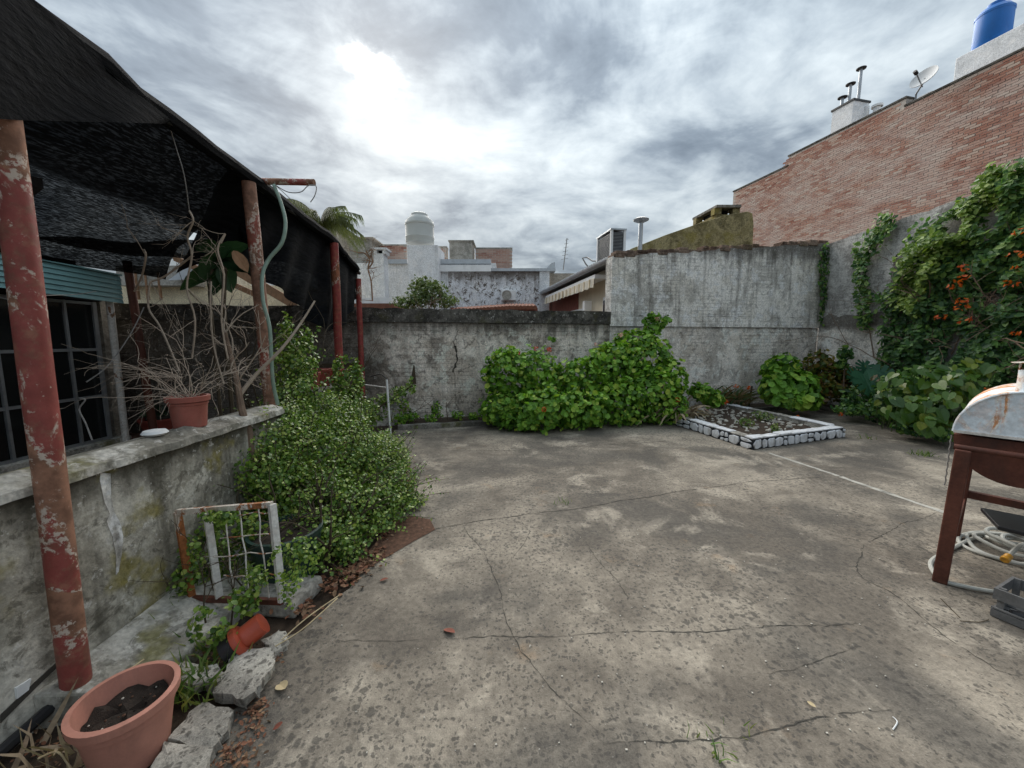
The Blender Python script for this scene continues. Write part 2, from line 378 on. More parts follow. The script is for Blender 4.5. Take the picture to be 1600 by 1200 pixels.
plain('dark_stem', (.075, .058, .038), .9, .3, 25)
plain('green_stem', (.10, .15, .05), .7, .3, 20)
plain('teal_siding', (.19, .36, .37), .5, .10, 5, dirt=(.12, .2, .2), da=.35)
plain('hose_grey', (.44, .44, .40), .5, .15, 20, spec=.5)
plain('hose_green', (.22, .31, .25), .5, .2, 20, spec=.5)
plain('brass_yellow', (.62, .30, .03), .4, .15, 30, spec=.6)
plain('crate_grey', (.13, .13, .13), .6, .4, 10, dirt=(.24, .23, .22))
plain('line_pale', (.44, .42, .37), .9, .3, 8, dirt=(.17, .16, .14), da=.9)
plain('crack_dark', (.06, .055, .047), .98, .3, 30)
plain('stone_white', (.66, .67, .69), .8, .2, 16, dirt=(.30, .28, .25), da=.6)
plain('joint_black', (.018, .020, .024), .75, .2, 20)
plain('pebble_pale', (.50, .47, .41), .9, .3, 25)
plain('wire', (.26, .25, .24), .6, .2, 30)
plain('straw', (.50, .40, .24), .85, .3, 20)
plain('interior_dark', (.012, .012, .013), .8, .2, 6)
plain('mortar', (.50, .455, .41), .95, .25, 9, dirt=(.25, .22, .2))
plain('red_leaf', (.22, .07, .045), .7, .3, 30)
plain('dish_grey', (.58, .60, .61), .5, .05, 5)
plain('old_door', (.17, .115, .10), .8, .3, 8, dirt=(.08, .06, .05))
t = newmat('glass_dark'); fin(t, (.010, .012, .013), .12, spec=.5)
# brick faces: fired reds, pinks, browns, and blooms of pale lime
def brickmat(name, src):
    t = newmat(name); p = t.pos()
    if src == 'attr': a = t.N.new('ShaderNodeAttribute'); a.attribute_name = 'rnd'; fac = a.outputs['Fac']
    else: fac = t.N.new('ShaderNodeObjectInfo').outputs['Random']
    c = t.ramp(fac, (0, (.28, .125, .092)), (.3, (.38, .19, .14)), (.6, (.43, .255, .195)), (.82, (.48, .33, .265)), (1, (.53, .43, .36)))
    lv = t.comb(t.vmath('DOT_PRODUCT', p, tuple(EN), out=1), t.math('MULTIPLY', t.xyz(p)[2], 2.6), 0)
    lime = t.math('SUBTRACT', t.noise(lv, .55, 6, .66, .4), t.math('MULTIPLY', t.step(t.xyz(p)[2], 8.3, 9.3), .13))   # no lime bloom on the top courses
    c = t.mix(t.math('MULTIPLY', t.step(lime, .36, .62), .62), c, (.56, .48, .43))
    return fin(t, c, .92, t.noise(p, 40, 3), .4, .006, spec=.15)
brickmat('brick_many', 'attr'); brickmat('brick_one', 'obj')
# shade netting: black woven plastic with pinholes between the threads
t = newmat('shade_net'); p = t.pos()
wv = t.noise(t.scale(p, 30, 5, 30), 1.0, 4, .6); fold = t.noise(t.scale(p, 3, .6, 3), 1.0, 4)
fin(t, t.ramp(wv, (.3, (.0025, .003, .0036)), (.75, (.011, .012, .0145))), .85, t.math('ADD', wv, fold), .5, .02, spec=.06)
tr = t.N.new('ShaderNodeBsdfTransparent'); ms = t.N.new('ShaderNodeMixShader')
thin = t.math('ADD', .06, t.math('MULTIPLY', t.step(t.xyz(p)[0], -2.75, -2.95), .34))      # one layer of net beyond the fold, several on this side
pin = t.math('MULTIPLY', t.math('ADD', .03, t.math('MULTIPLY', t.step(t.noise(t.scale(p, 90, 16, 90), 1.0, 3, .65), .50, .62), .30)), thin)
t.put(pin, ms.inputs[0]); t.L.new(t.b.outputs[0], ms.inputs[1]); t.L.new(tr.outputs[0], ms.inputs[2]); t.L.new(ms.outputs[0], t.o.inputs[0])

leafmat('jade_leaf', [(.045, .105, .022), (.11, .205, .036), (.20, .32, .052), (.40, .47, .12)], rough=.36, trans=.2)
leafmat('jade_pale', [(.11, .17, .04), (.21, .29, .07), (.33, .38, .13)], rough=.5)
leafmat('geranium_leaf', [(.045, .12, .016), (.11, .25, .028), (.18, .37, .038), (.23, .44, .05), (.42, .52, .08)], rough=.55)
leafmat('geranium_one', [(.085, .20, .026), (.14, .31, .034), (.20, .41, .046), (.36, .50, .07)], 'obj', rough=.55)
leafmat('vine_leaf', [(.030, .080, .032), (.060, .145, .048), (.115, .23, .055), (.22, .34, .075)], rough=.45)
leafmat('vine_pale', [(.10, .18, .03), (.18, .28, .045), (.28, .36, .075)], rough=.5)
leafmat('heart_leaf', [(.03, .08, .015), (.06, .13, .022), (.10, .185, .03), (.19, .22, .03)], 'obj', rough=.3)
leafmat('dark_leaf', [(.010, .030, .012), (.022, .055, .018), (.035, .075, .022)], 'obj', rough=.3, trans=.15)
leafmat('monstera_leaf', [(.03, .105, .06), (.05, .15, .08)], 'obj', rough=.4)
leafmat('croton_leaf', [(.035, .075, .015), (.09, .13, .02), (.26, .19, .03), (.13, .05, .03)], rough=.4)
leafmat('strap_leaf', [(.025, .06, .018), (.06, .11, .03), (.20, .14, .065), (.24, .165, .10)], rough=.55)
leafmat('dry_strap', [(.30, .225, .15), (.42, .335, .235), (.22, .15, .10)], rough=.8, trans=.15)
leafmat('grass_leaf', [(.07, .14, .03), (.13, .22, .045), (.28, .29, .10)], rough=.55)
leafmat('orange_petal', [(.62, .10, .012), (.75, .17, .02), (.55, .07, .015)], rough=.5)
leafmat('red_petal', [(.62, .06, .06), (.72, .11, .10), (.80, .22, .18)], rough=.5)
leafmat('pink_petal', [(.70, .32, .34), (.78, .48, .46), (.80, .62, .55)], rough=.5)
leafmat('tree_leaf', [(.07, .11, .04), (.12, .17, .06), (.21, .25, .10)], rough=.5)
leafmat('palm_leaf', [(.07, .10, .04), (.13, .15, .06), (.26, .25, .14)], rough=.5)
leafmat('litter_leaf', [(.14, .06, .035), (.24, .10, .055), (.30, .19, .11), (.09, .045, .03)], rough=.8, trans=.1)
M = MATS

# ================================================================ SETTING
def rough_sheet(name, poly, z, mat, parent=None): return MB().add([(x, y, z) for x, y in poly], [tuple(range(len(poly)))]).build(name, mat, parent)
struct(rough_sheet('ground', [(-300, -60), (300, -60), (300, 500), (-300, 500)], -.06, M['soil']))
# the slab: ragged left edge beside the planting strip
edge = [gr(330, 1190), gr(352, 1150), gr(345, 1120), gr(395, 1095), gr(420, 1050), gr(438, 1005), gr(470, 985), gr(520, 940), gr(575, 890), gr(600, 850), gr(600, 815), gr(640, 790), gr(632, 720), gr(612, 690)]
epts = [(-.98, -4), (-1.02, .4)]
for a_, b_ in zip(edge[:-1], edge[1:]):
    for k in range(5):
        q = a_.lerp(b_, k / 5); epts.append((q.x + random.uniform(-.018, .018), q.y + random.uniform(-.01, .01)))
cL = W(-2.15, .62, 0); cC = W(7.25, .05, 0); cR = R(12, .05, 0)
poly = [(e[0], e[1]) for e in epts] + [(cL.x, cL.y), (cC.x, cC.y), (cR.x, cR.y), (9.9, -4)]
m_ = MB(); n_ = len(poly)
m_.add([(x, y, 0) for x, y in poly] + [(x, y, -.1) for x, y in poly], [tuple(range(n_))] + [(i, n_ + i, n_ + (i + 1) % n_, (i + 1) % n_) for i in range(n_)])
slab = struct(m_.build('yard_slab', M['yard_concrete']))
struct(rough_sheet('planting_soil', [(-2.1, -4), (-.9, -4), (-.9, 6.4), (-2.1, 6.9)], -.035, M['soil']))
gf = MB().box((-9, -4, -.3), (-2.02, 6.0, .02)); struct(gf.build('gallery_floor', M['gallery_floor']))
# brown bare patch where the slab has worn through
pp = [gr(*q) for q in ((545, 905), (590, 880), (640, 850), (680, 828), (672, 812), (640, 806), (604, 815), (590, 845), (560, 880))]
MB().add([(q.x, q.y, .004) for q in pp], [tuple(range(len(pp)))]).build('worn_patch', M['leaf_litter'], slab)
# pale joint line across the yard
for (x0, y0, x1, y1, wd) in ((1202, 708, 1310, 744, .05), (1313, 745, 1490, 806, .055)):
    a_, b_ = gr(x0, y0), gr(x1, y1); d_ = (b_ - a_).normalized(); nn = Vector((-d_.y, d_.x, 0)); L_ = []; R_ = []
    for k in range(15):
        q = a_.lerp(b_, k / 14); L_.append(q + nn * (wd / 2 + random.uniform(-.008, .008))); R_.append(q - nn * (wd / 2 + random.uniform(-.008, .008)))
    vs = [(q.x, q.y, .003) for q in L_ + R_]
    MB().add(vs, [(i, i + 1, 16 + i, 15 + i) for i in range(14)]).build('joint_line', M['line_pale'], slab)
def crack(pix, wd, parent=slab, jit=.02):
    P = [gr(*q) for q in pix]; pts = []
    for a_, b_ in zip(P[:-1], P[1:]):
        n = max(3, int((b_ - a_).length / .028))
        for k in range(n):
            q = a_.lerp(b_, k / n); ph = len(pts); pts.append(q + Vector((random.gauss(0, .0035) + .009 * math.sin(ph * .37 + wd * 9e3), random.gauss(0, .0035) + .009 * math.sin(ph * .23 + 1 + wd * 7e3), 0)))
    pts.append(P[-1]); vs = []
    for i, q in enumerate(pts):
        d_ = (pts[min(i + 1, len(pts) - 1)] - pts[max(i - 1, 0)]).normalized(); nn = Vector((-d_.y, d_.x, 0))
        wv_ = wd * .75 * random.uniform(.1, 1.3) * min(1, .15 + .12 * min(i, len(pts) - 1 - i))
        vs += [(q.x + nn.x * wv_, q.y + nn.y * wv_, .002), (q.x - nn.x * wv_, q.y - nn.y * wv_, .002)]
    MB().add(vs, [(2 * i, 2 * i + 1, 2 * i + 3, 2 * i + 2) for i in range(len(pts) - 1)]).build('crack', M['crack_dark'], parent)
for pix, wd in (([(690, 1000), (800, 995), (960, 990), (1130, 984), (1260, 978), (1350, 972)], .0035),
                ([(940, 1165), (1060, 1160), (1200, 1140), (1330, 1115), (1395, 1108)], .0035),
                ([(1350, 850), (1338, 880), (1350, 905), (1390, 925), (1440, 965), (1500, 1010), (1560, 1050), (1600, 1062)], .004),
                ([(720, 815), (745, 850), (770, 890), (790, 960), (810, 1020), (870, 1080), (940, 1150)], .003),
                ([(640, 835), (760, 812), (900, 795), (1050, 770), (1180, 752), (1300, 745)], .006),
                ([(690, 705), (800, 704), (900, 698), (1000, 692), (1090, 687), (1180, 700)], .009),
                ([(790, 890), (830, 830), (800, 800)], .0025), ([(1350, 850), (1420, 815), (1470, 800)], .003),
                ([(900, 830), (960, 905), (1000, 960)], .002), ([(1180, 1060), (1350, 1010)], .002), ([(690, 1000), (560, 1000), (470, 1005)], .002)):
    crack(pix, wd)

# ---- back boundary wall (long low part with its dark coping band)
def wall_strip(mb, fr, s0, s1, d0, d1, z0, top, step=.12, jz=.012):
    """wall slab with an uneven top edge; top(s) gives the height"""
    n = max(2, int((s1 - s0) / step)); ss = [s0 + (s1 - s0) * i / n for i in range(n + 1)]
    zs = [top(s) + random.gauss(0, jz) for s in ss]; o = len(mb.v)
    for s, z in zip(ss, zs): mb.v += [tuple(fr(s, d1, z0)), tuple(fr(s, d1, z)), tuple(fr(s, d0, z)), tuple(fr(s, d0, z0))]
    for i in range(n):
        a, b = o + 4 * i, o + 4 * i + 4
        for k in range(3): mb.f.append((a + k, b + k, b + k + 1, a + k + 1))
    mb.f.append((o, o + 1, o + 2, o + 3)); mb.f.append((o + 4 * n + 3, o + 4 * n + 2, o + 4 * n + 1, o + 4 * n))
    return mb
sJ = 2.02                                    # where the tall part begins
bw = thing('boundary_wall', W(-1, 0, 0), 'weathered low grey boundary wall with black mouldy top band behind the geranium hedge', 'wall')
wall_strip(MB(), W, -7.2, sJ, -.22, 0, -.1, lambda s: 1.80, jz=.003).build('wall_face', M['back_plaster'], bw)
wall_strip(MB(), W, sJ, 7.27, -.22, 0, -.1, lambda s: 1.76, jz=.003).build('wall_face', M['right_plaster'], bw)
wall_strip(MB(), W, -7.2, sJ, -.235, .028, 1.803, lambda s: 2.045, jz=.008).build('coping', M['coping_plaster'], bw)
def wall_crack(pix, wd, parent):
    P = [onW(x, y, .004) for x, y in pix]; vs = []
    pts = []
    for a_, b_ in zip(P[:-1], P[1:]):
        for k in range(5): pts.append(a_.lerp(b_, k / 5) + EX * random.gauss(0, .008))
    pts.append(P[-1])
    for i, q in enumerate(pts):
        ww = wd * .6 * random.uniform(.15, 1.1); vs += [q - EX * ww, q + EX * ww]
    MB().add(vs, [(2 * i, 2 * i + 1, 2 * i + 3, 2 * i + 2) for i in range(len(pts) - 1)]).build('crack', M['crack_dark'], parent)
wall_crack([(716, 515), (708, 535), (714, 550)], .012, bw)
wall_crack([(712, 540), (714, 560), (708, 582)], .035, bw)
wall_crack([(710, 582), (712, 610), (713, 635)], .008, bw)
bt_ = thing('tall_wall', W(4.6, 0, 1.76), 'tall whitewashed wall with crumbling brick top rising over the boundary wall', 'wall')
tw = lambda s: 3.12 + .10 * (s - sJ)
m_ = wall_strip(MB(), W, sJ, 7.28, -.25, .012, 1.99, tw, jz=.015); m_.build('wall_face', M['tall_plaster'], bt_)
wall_strip(MB(), W, sJ - .005, 7.28, -.255, .016, 1.762, lambda s: 1.985, jz=.004, step=.06).build('ledge', M['tall_plaster'], bt_)
# loose brick courses along the crumbling top
s = sJ + .03; k = 0
while s < 7.25:
    L_ = random.uniform(.2, .29)
    if random.random() < .93:
        z_ = tw(s) - .02; hh = random.uniform(.05, .075); d_ = random.uniform(-.02, .035)
        MB().fbox(W, (s, -.25, z_), (s + L_ - .012, d_, z_ + hh)).build('brick', M['crumbled_brick'], bt_, bevel=.01)
        if random.random() < .8:
            MB().fbox(W, (s + .06, -.25, z_ + hh + .006), (s + L_ + random.uniform(-.03, .04), d_ - random.uniform(0, .05), z_ + hh + .064)).build('brick', M['crumbled_brick'], bt_, bevel=.01)
    s += L_
# ---- right boundary wall
rw = thing('side_wall', R(2.5, 0, 0), 'high grey cement side wall on the right under the trumpet vine', 'wall')
rt = lambda r: 3.62 + .11 * max(0, min(r, 4)) 
wall_strip(MB(), R, .0, 9.5, -.3, 0, -.1, rt, jz=.012).build('wall_face', M['grey_render'], rw)
def wash_patch(r0, z0, r1, z1):
    pts = []
    for (a, b), (c, d) in zip(((r0, z0), (r1, z0), (r1, z1), (r0, z1)), ((r1, z0), (r1, z1), (r0, z1), (r0, z0))):
        for k in range(7): pts.append(R(lerp(a, c, k / 7) + random.gauss(0, .03), .002, lerp(b, d, k / 7) + random.gauss(0, .03)))
    MB().prism(pts, tuple(-EX * .012)).build('whitewashed_patch', M['right_plaster'], rw)
wash_patch(.02, .05, 1.35, 2.0); wash_patch(1.36, 2.1, 1.62, 3.1); wash_patch(1.9, 2.45, 2.5, 3.3)
# ---- planting bed kerbs
def kerb(fr, s0, s1, d, h, label):
    k_ = MB(); n = int((s1 - s0) / .25)
    pts0 = [(s0 + (s1 - s0) * i / n, random.gauss(0, .012), random.gauss(0, .006)) for i in range(n + 1)]
    for i, (s, e, z) in enumerate(pts0): k_.v += [tuple(fr(s, d + e, -.03)), tuple(fr(s, d + e, h + z)), tuple(fr(s, d - .09 + e, h + z)), tuple(fr(s, d - .09 + e, -.03))]
    for i in range(n):
        for q in range(3): k_.f.append((4 * i + q, 4 * i + 4 + q, 4 * i + 5 + q, 4 * i + 1 + q))
    k_.f += [(0, 1, 2, 3), (4 * n + 3, 4 * n + 2, 4 * n + 1, 4 * n)]
    tag(k_.build('bed_kerb', M['curb_concrete'], bevel=.012), label, 'kerb')
kerb(W, -2.1, 2.6, .66, .085, 'low mossy concrete kerb along the bed under the geranium hedge')
kerb(W, 4.9, 6.6, .62, .075, 'low concrete kerb along the bed behind the white stone planter')
kerb(R, .62, 6, .7, .075, 'low concrete kerb along the bed at the foot of the trumpet vine')
struct(MB().fbox(W, (-2.1, .0, -.03), (7.2, .58, .05)).build('bed_soil', M['soil']))
struct(MB().fbox(R, (.6, .0, -.03), (6, .62, .048)).build('bed_soil', M['soil']))

# ================================================================ BRICK BUILDING ON THE RIGHT
BO = Vector((13.6, 11.9, 0))                 # a point of its long wall
def Bf(r, d, z): return BO - EN * r - EX * d + EZ * z        # r runs away from the camera, d towards the yard
bb = thing('brick_building', Bf(0, 0, 0), 'long pink and red exposed brick building wall rising at the right', 'building')
def rB(px, py): q = hit(px, py, BO, EX); return (q - BO).dot(-EN), q.z
r_near, r_far = -9.0, rB(1146, 302)[0]
r1 = rB(1232, 250)[0]; r2 = rB(1416, 155)[0]
sec = [(r_near, r2, 9.25), (r2, r1, 9.52), (r1, r_far, 9.12)]
for a_, b_, zt in sec:
    MB().fbox(Bf, (a_, -6 if a_ == r_near else -.35, -.1), (b_, 0, zt - .03)).build('wall_core', M['mortar'], bb)
    MB().fbox(Bf, (a_ - .02, -.37, zt - .028), (b_ + .02, .04, zt + .03)).build('coping', M['coping_plaster'], bb)
ZB0 = 3.2
bl, bh = .250, .074; cand = []
for ci in range(int((9.55 - ZB0) / bh)):
    z = ZB0 + ci * bh; off = (ci % 2) * bl / 2
    r = -4.0 + off + rng.uniform(-.02, .02)
    while r < r_far - bl:
        zt = [q[2] for q in sec if q[0] <= r + .1 < q[1] + .2][0]
        if z + bh < zt - .03: cand.append((r, z))
        r += bl
cand = np.array(cand)
V0 = BO + Vector((0, 0, 0))
pos = np.array(BO)[None] - np.array(EN)[None] * (cand[:, :1] + bl / 2) + np.array([0, 0, 1.])[None] * (cand[:, 1:] + bh / 2)
rel = pos - np.array(EYE); dep = rel @ np.array([0, CP, -SP]); ux = rel[:, 0] / dep * F + 800; uy = 600 - (rel @ np.array([0, SP, CP])) / dep * F
vis = (ux > 1150) & (ux < 1598) & (uy > 0) & (uy < 300) & (dep > 1); score = np.where(vis, dep, 1e9)
order = np.argsort(score); big_i = order[:300]; rest = order[300:]
bme = MB().hexa([(-.5, -.5, -.5), (.5, -.5, -.5), (.5, .5, -.5), (-.5, .5, -.5), (-.5, -.5, .5), (.5, -.5, .5), (.5, .5, .5), (-.5, .5, .5)])
tmp = bpy.data.meshes.new('brick'); tmp.from_pydata(bme.v, [], bme.f); tmp.materials.append(M['brick_one'])
B3 = Matrix((tuple(-EN), tuple(-EX), tuple(EZ))).transposed()
for i in big_i:
    pr = rng.uniform(.004, .016)
    mt = Matrix.Translation(Vector(pos[i]) - EX * (pr / 2)) @ B3.to_4x4() @ Matrix.Diagonal((bl - rng.uniform(.012, .02), .008 + pr, bh - rng.uniform(.012, .018), 1))
    place('brick', tmp, None, bb, mt)
k = len(rest); tv = np.array(bme.v)
sz = np.stack([bl - rng.uniform(.010, .022, k), 2 * rng.uniform(.006, .015, k), bh - rng.uniform(.011, .02, k)], 1)
V = pos[rest][:, None, :] + (tv[None] * sz[:, None, :]) @ np.array([tuple(-EN), tuple(-EX), tuple(EZ)])
stuff(npmesh('brickwork', V.reshape(-1, 3), bme.f, 8, k, rng.random(k), M['brick_many'], bb))
# things on its roof
def Br(px, py, d): return hit(px, py, BO - EX * d, EX)
q = at(1326, 190, 15.6); ch = thing('roof_chimney', (q.x, q.y, 9), 'white rendered chimney box with three metal flues on the brick building roof', 'chimney')
def Cf(x, y, z): return Vector((q.x, q.y, 0)) - EN * x - EX * y + EZ * z
MB().fbox(Cf, (-.42, -.40, 8.6), (.38, .40, at(1326, 170, 15.6).z)).build('chimney_body', M['white_plaster'], ch)
zt = at(1326, 170, 15.6).z
MB().fbox(Cf, (-.46, -.44, zt), (.42, .44, zt + .07)).build('chimney_cap', M['dark_metal'], ch)
for x_, y_, h_ in ((-.22, -.1, 1.25), (.02, .05, .8), (.22, .15, .4)):
    c_ = Cf(x_, y_, zt + .07)
    f_ = MB().tube([c_, c_ + EZ * h_], .055, 8).build('flue_pipe', M['galvanised'], ch, True)
    MB().lathe(c_ + EZ * h_, [(.001, .10), (.17, .03), (.16, .0), (.05, .0)], 12).build('flue_cap', M['dark_metal'], f_)
q2 = at(1370, 172, 15.0); sp_ = thing('small_roof_flue', (q2.x, q2.y, 9.2), 'small white double vent stub behind the brick parapet left of the dish', 'vent')
MB().tube([(q2.x, q2.y, 8.9), (q2.x, q2.y, q2.z + .1)], .12, 10).build('vent_pipe', M['white_paint'], sp_)
MB().tube([(q2.x - .2, q2.y + .25, 8.9), (q2.x - .2, q2.y + .25, q2.z + .25)], .1, 10).build('vent_pipe', M['white_paint'], sp_)
MB().lathe((q2.x, q2.y, q2.z + .1), [(.18, 0), (.18, .08), (.001, .1)], 12).build('vent_cap', M['white_paint'], sp_)
# dish
dc = at(1445, 123, 11.9); dish = thing('satellite_dish', (dc.x, dc.y, 9.3), 'grey satellite dish on a bent arm at the top of the brick wall', 'satellite dish')
dax = (Vector((-.75, -.25, .45))).normalized()
MB().lathe(dc, [(.02, 0)] + [(.33 * i / 8, .09 * (i / 8) ** 2) for i in range(1, 9)] + [(.33, .07), (.17, .0), (.02, -.02)], 28, dax).build('reflector', M['dish_grey'], dish, True)
foot = hit(1430, 160, BO + EX * .15, EX)
MB().tube([foot, foot + EZ * .25, dc - dax * .03], .025, 8).build('mast', M['grey_metal'], dish, True)
lo_ = dc - EZ * .29 + dax * .08
MB().tube([lo_, lo_ + dax * .42 + EZ * .1], .018, 6).build('feed_arm', M['grey_metal'], dish)
MB().lathe(lo_ + dax * .40 + EZ * .1, [(.001, 0), (.05, 0), (.05, .12), (.001, .12)], 10, dax).build('feed_horn', M['dark_metal'], dish)
# parapet block and tanks
pb = hit(1492, 125, BO + EX * .9, EX); pf = thing('tank_plinth', pb, 'pale grey rendered block carrying the blue water tank', 'plinth')
rr0 = (pb - BO).dot(-EN)
def Pf(r, d, z): return BO - EN * r - EX * d + EZ * z
zpt = hit(1500, 88, BO + EX * .9, EX).z
MB().fbox(Pf, (rr0 - 2.6, -2.6, 9), (rr0 + .05, -.9, zpt)).build('plinth_body', M['white_plaster'], pf, bevel=.03)
tc = Pf(rr0 - .52, -1.33, zpt); bt0 = thing('blue_water_tank', (tc.x, tc.y, tc.z), 'bright blue round water tank on top of the brick building', 'water tank')
rt_ = .40
MB().lathe((tc.x, tc.y, zpt + .03), [(.0, 0), (rt_ * .93, 0), (rt_, .05), (rt_, .85), (rt_ * 1.03, .86), (rt_ * 1.03, .92), (rt_, .93), (rt_ * .8, 1.04), (rt_ * .45, 1.10)], 36).build('tank_body', M['tank_blue'], bt0, True)
MB().lathe((tc.x, tc.y, zpt + 1.15), [(rt_ * .46, -.05), (rt_ * .46, .07), (rt_ * .36, .10), (.001, .12)], 24).build('lid', M['tank_blue'], bt0, True)
MB().lathe((tc.x, tc.y, zpt), [(.0, 0), (rt_ * .7, 0), (rt_ * .7, .03)], 18).build('base_ring', M['dark_metal'], bt0)
tc2 = Pf(rr0 - 2.9, -1.9, zpt); t2 = thing('grey_water_tank', (tc2.x, tc2.y, zpt), 'grey water tank at the right picture edge beside the blue tank', 'water tank')
MB().lathe((tc2.x, tc2.y, zpt - .3), [(0, 0), (.42, 0), (.42, .75), (.33, .9), (.2, .95)], 30).build('tank_body', M['tank_grey'], t2, True)
MB().lathe((tc2.x, tc2.y, zpt + .62), [(.2, 0), (.2, .08), (.001, .1)], 20).build('lid', M['tank_grey'], t2, True)
MB().fbox(Pf, (rr0 - 6.5, -2.7, 9), (rr0 - 2.62, -1.2, zpt - .32)).build('roof_parapet', M['white_plaster'], pf)
lowp = Pf(r2 - .05, -.36, 9.2)
MB().fbox(Pf, (rr0 + .3, -.9, 9.0), (r2 - .05, -.45, 9.55)).build('roof_parapet', M['white_plaster'], pf)

# ================================================================ ROOFS BEYOND THE BACK WALL
def ybox(mb, x0, y0, x1, y1, Yd, D=1.5, ground=True):
    a_, b_ = atY(x0, y0, Yd), atY(x1, y1, Yd)
    return mb.box((a_.x, Yd, -.05 if ground else b_.z), (b_.x, Yd + D, a_.z))
# white building with the tank tower
wb = thing('white_building', (-4, 16, 0), 'white painted flat roofed building behind the boundary wall with a tank tower', 'building')
ybox(MB(), 540, 411, 775, 480, 16.0, 6).build('wall', M['white_plaster'], wb)
for x0, x1 in ((606, 636), (687, 767)):
    ybox(MB(), x0, 405, x1, 412, 15.9, .3, False).build('roof_flashing', M['galvanised'], wb)
ybox(MB(), 636, 383, 686, 480, 15.4, 1.5).build('tank_tower', M['white_plaster'], wb)
ybox(MB(), 686, 414, 768, 424, 15.8, .18, False).build('parapet_band', M['white_paint'], wb)
tk = atY(656.5, 382, 16.1); wt = thing('white_water_tank', (tk.x, tk.y, tk.z), 'pale grey round water tank with domed lid on the white tower', 'water tank')
kk = 16.1 / 600; r_ = 21 * kk
MB().lathe((tk.x, tk.y, tk.z + .02), [(0, 0), (r_ * .97, 0), (r_, .05), (r_, .2), (r_ * 1.02, .22), (r_, .25), (r_, .68), (r_ * 1.03, .70), (r_ * 1.03, .76), (r_, .78), (r_ * .98, .86), (r_ * .6, 1.06)], 36).build('tank_body', M['tank_grey'], wt, True)
MB().lathe((tk.x, tk.y, tk.z + 1.08), [(r_ * .62, -.03), (r_ * .58, .08), (r_ * .4, .14), (0.001, .15)], 24).build('lid', M['tank_grey'], wt, True)
# chimney of the white building
cc = thing('white_chimney', atY(593, 470, 13.2), 'slim white chimney with a slot opening beside the net corner', 'chimney')
ybox(MB(), 584, 396, 602, 480, 13.2, .45).build('chimney_body', M['white_plaster'], cc)
a_ = atY(584, 396, 13.2); b_ = atY(602, 390, 13.2)
for x_ in (a_.x, b_.x - .1):
    MB().box((x_, 13.2, a_.z), (x_ + .1, 13.65, b_.z)).build('opening_pier', M['white_plaster'], cc)
MB().box((a_.x + .1, 13.4, a_.z), (b_.x - .1, 13.6, b_.z)).build('opening_back', M['interior_dark'], cc)
MB().box((a_.x - .05, 13.15, b_.z), (b_.x + .05, 13.7, b_.z + .06)).build('cap_slab', M['white_plaster'], cc)
# brick parapets and concrete blocks further back
def brick_block(x0, y0, x1, y1, Yd, label):
    o = thing('brick_parapet', atY((x0 + x1) / 2, y1, Yd), label, 'parapet')
    a_, b_ = atY(x0, y0, Yd), atY(x1, y1, Yd)
    MB().box((a_.x, Yd, -.05), (b_.x, Yd + .4, a_.z)).build('wall_core', M['mortar'], o)
    ps = []
    z = b_.z - .3; c_ = 0
    while z < a_.z - .05:
        x = a_.x + (c_ % 2) * .13
        while x < b_.x - .2: ps.append((x + .12, z + .035)); x += .26
        z += .078; c_ += 1
    ps = np.array(ps); n = len(ps); tv_ = np.array(bme.v) * np.array([.24, .03, .062])
    V_ = np.stack([ps[:, 0], np.full(n, Yd) - rng.uniform(0, .008, n), ps[:, 1]], 1)[:, None, :] + tv_[None]
    stuff(npmesh('brickwork', V_.reshape(-1, 3), bme.f, 8, n, rng.random(n) * .8, M['brick_many'], o))
    MB().box((a_.x - .02, Yd - .03, a_.z), (b_.x + .02, Yd + .42, a_.z + .06)).build('coping', M['grey_block'], o)
brick_block(582, 384, 636, 406, 18, 'brown brick parapet left of the white tank tower')
brick_block(684, 387, 698, 408, 18, 'narrow brown brick parapet right of the white tank tower')
brick_block(743, 389, 800, 420, 18, 'brown brick parapet right of the plain concrete block')
gb = thing('concrete_block', atY(720, 408, 17.5), 'plain grey beige concrete roof block between two brick parapets', 'roof block')
ybox(MB(), 702, 377, 738, 412, 17.5, 1.2).build('block_body', M['grey_block'], gb)
ybox(MB(), 700, 375, 740, 377, 17.45, 1.3, False).build('block_cap', M['grey_block'], gb)
gh = thing('beige_building', atY(545, 420, 17), 'beige rendered stepped building just right of the palm', 'building')
ybox(MB(), 505, 361, 552, 480, 17.0, 3).build('upper_wall', M['beige_plaster'], gh)
ybox(MB(), 545, 372, 581, 480, 16.7, 3).build('lower_wall', M['grey_block'], gh)
ybox(MB(), 543, 370, 583, 372, 16.6, 3.2, False).build('coping', M['beige_plaster'], gh)
# mottled wall with air conditioner
mw = thing('mottled_wall', atY(780, 475, 14.2), 'peeling black and white mottled wall of the house behind', 'wall')
ybox(MB(), 700, 424, 846, 480, 14.2, .35).build('wall_face', M['mottled_plaster'], mw)
ybox(MB(), 767, 419, 868, 423.5, 14.1, .6, False).build('roof_flashing', M['galvanised'], mw)
ybox(MB(), 843, 424, 858, 480, 14.16, .3).build('white_pier', M['white_plaster'], mw)
ybox(MB(), 858, 427, 925, 480, 14.6, .35).build('bare_wall', M['beige_plaster'], mw)
a_ = atY(853, 420, 14.3); b_ = atY(867, 411, 14.3)
MB().prism([(a_.x, 14.3, a_.z), (b_.x, 14.3, a_.z), (b_.x, 14.3, b_.z + .04), (b_.x - .12, 14.3, b_.z)], (0, .25, 0)).build('roof_fin', M['galvanised'], mw)
ac = thing('air_conditioner', atY(793, 468, 14), 'white air conditioner with round fan grille on the mottled wall', 'air conditioner')
a_, b_ = atY(783, 453, 13.9), atY(806, 469, 13.9)
MB().box((a_.x, 13.9, b_.z), (b_.x, 14.19, a_.z)).build('casing', M['white_paint'], ac, bevel=.015)
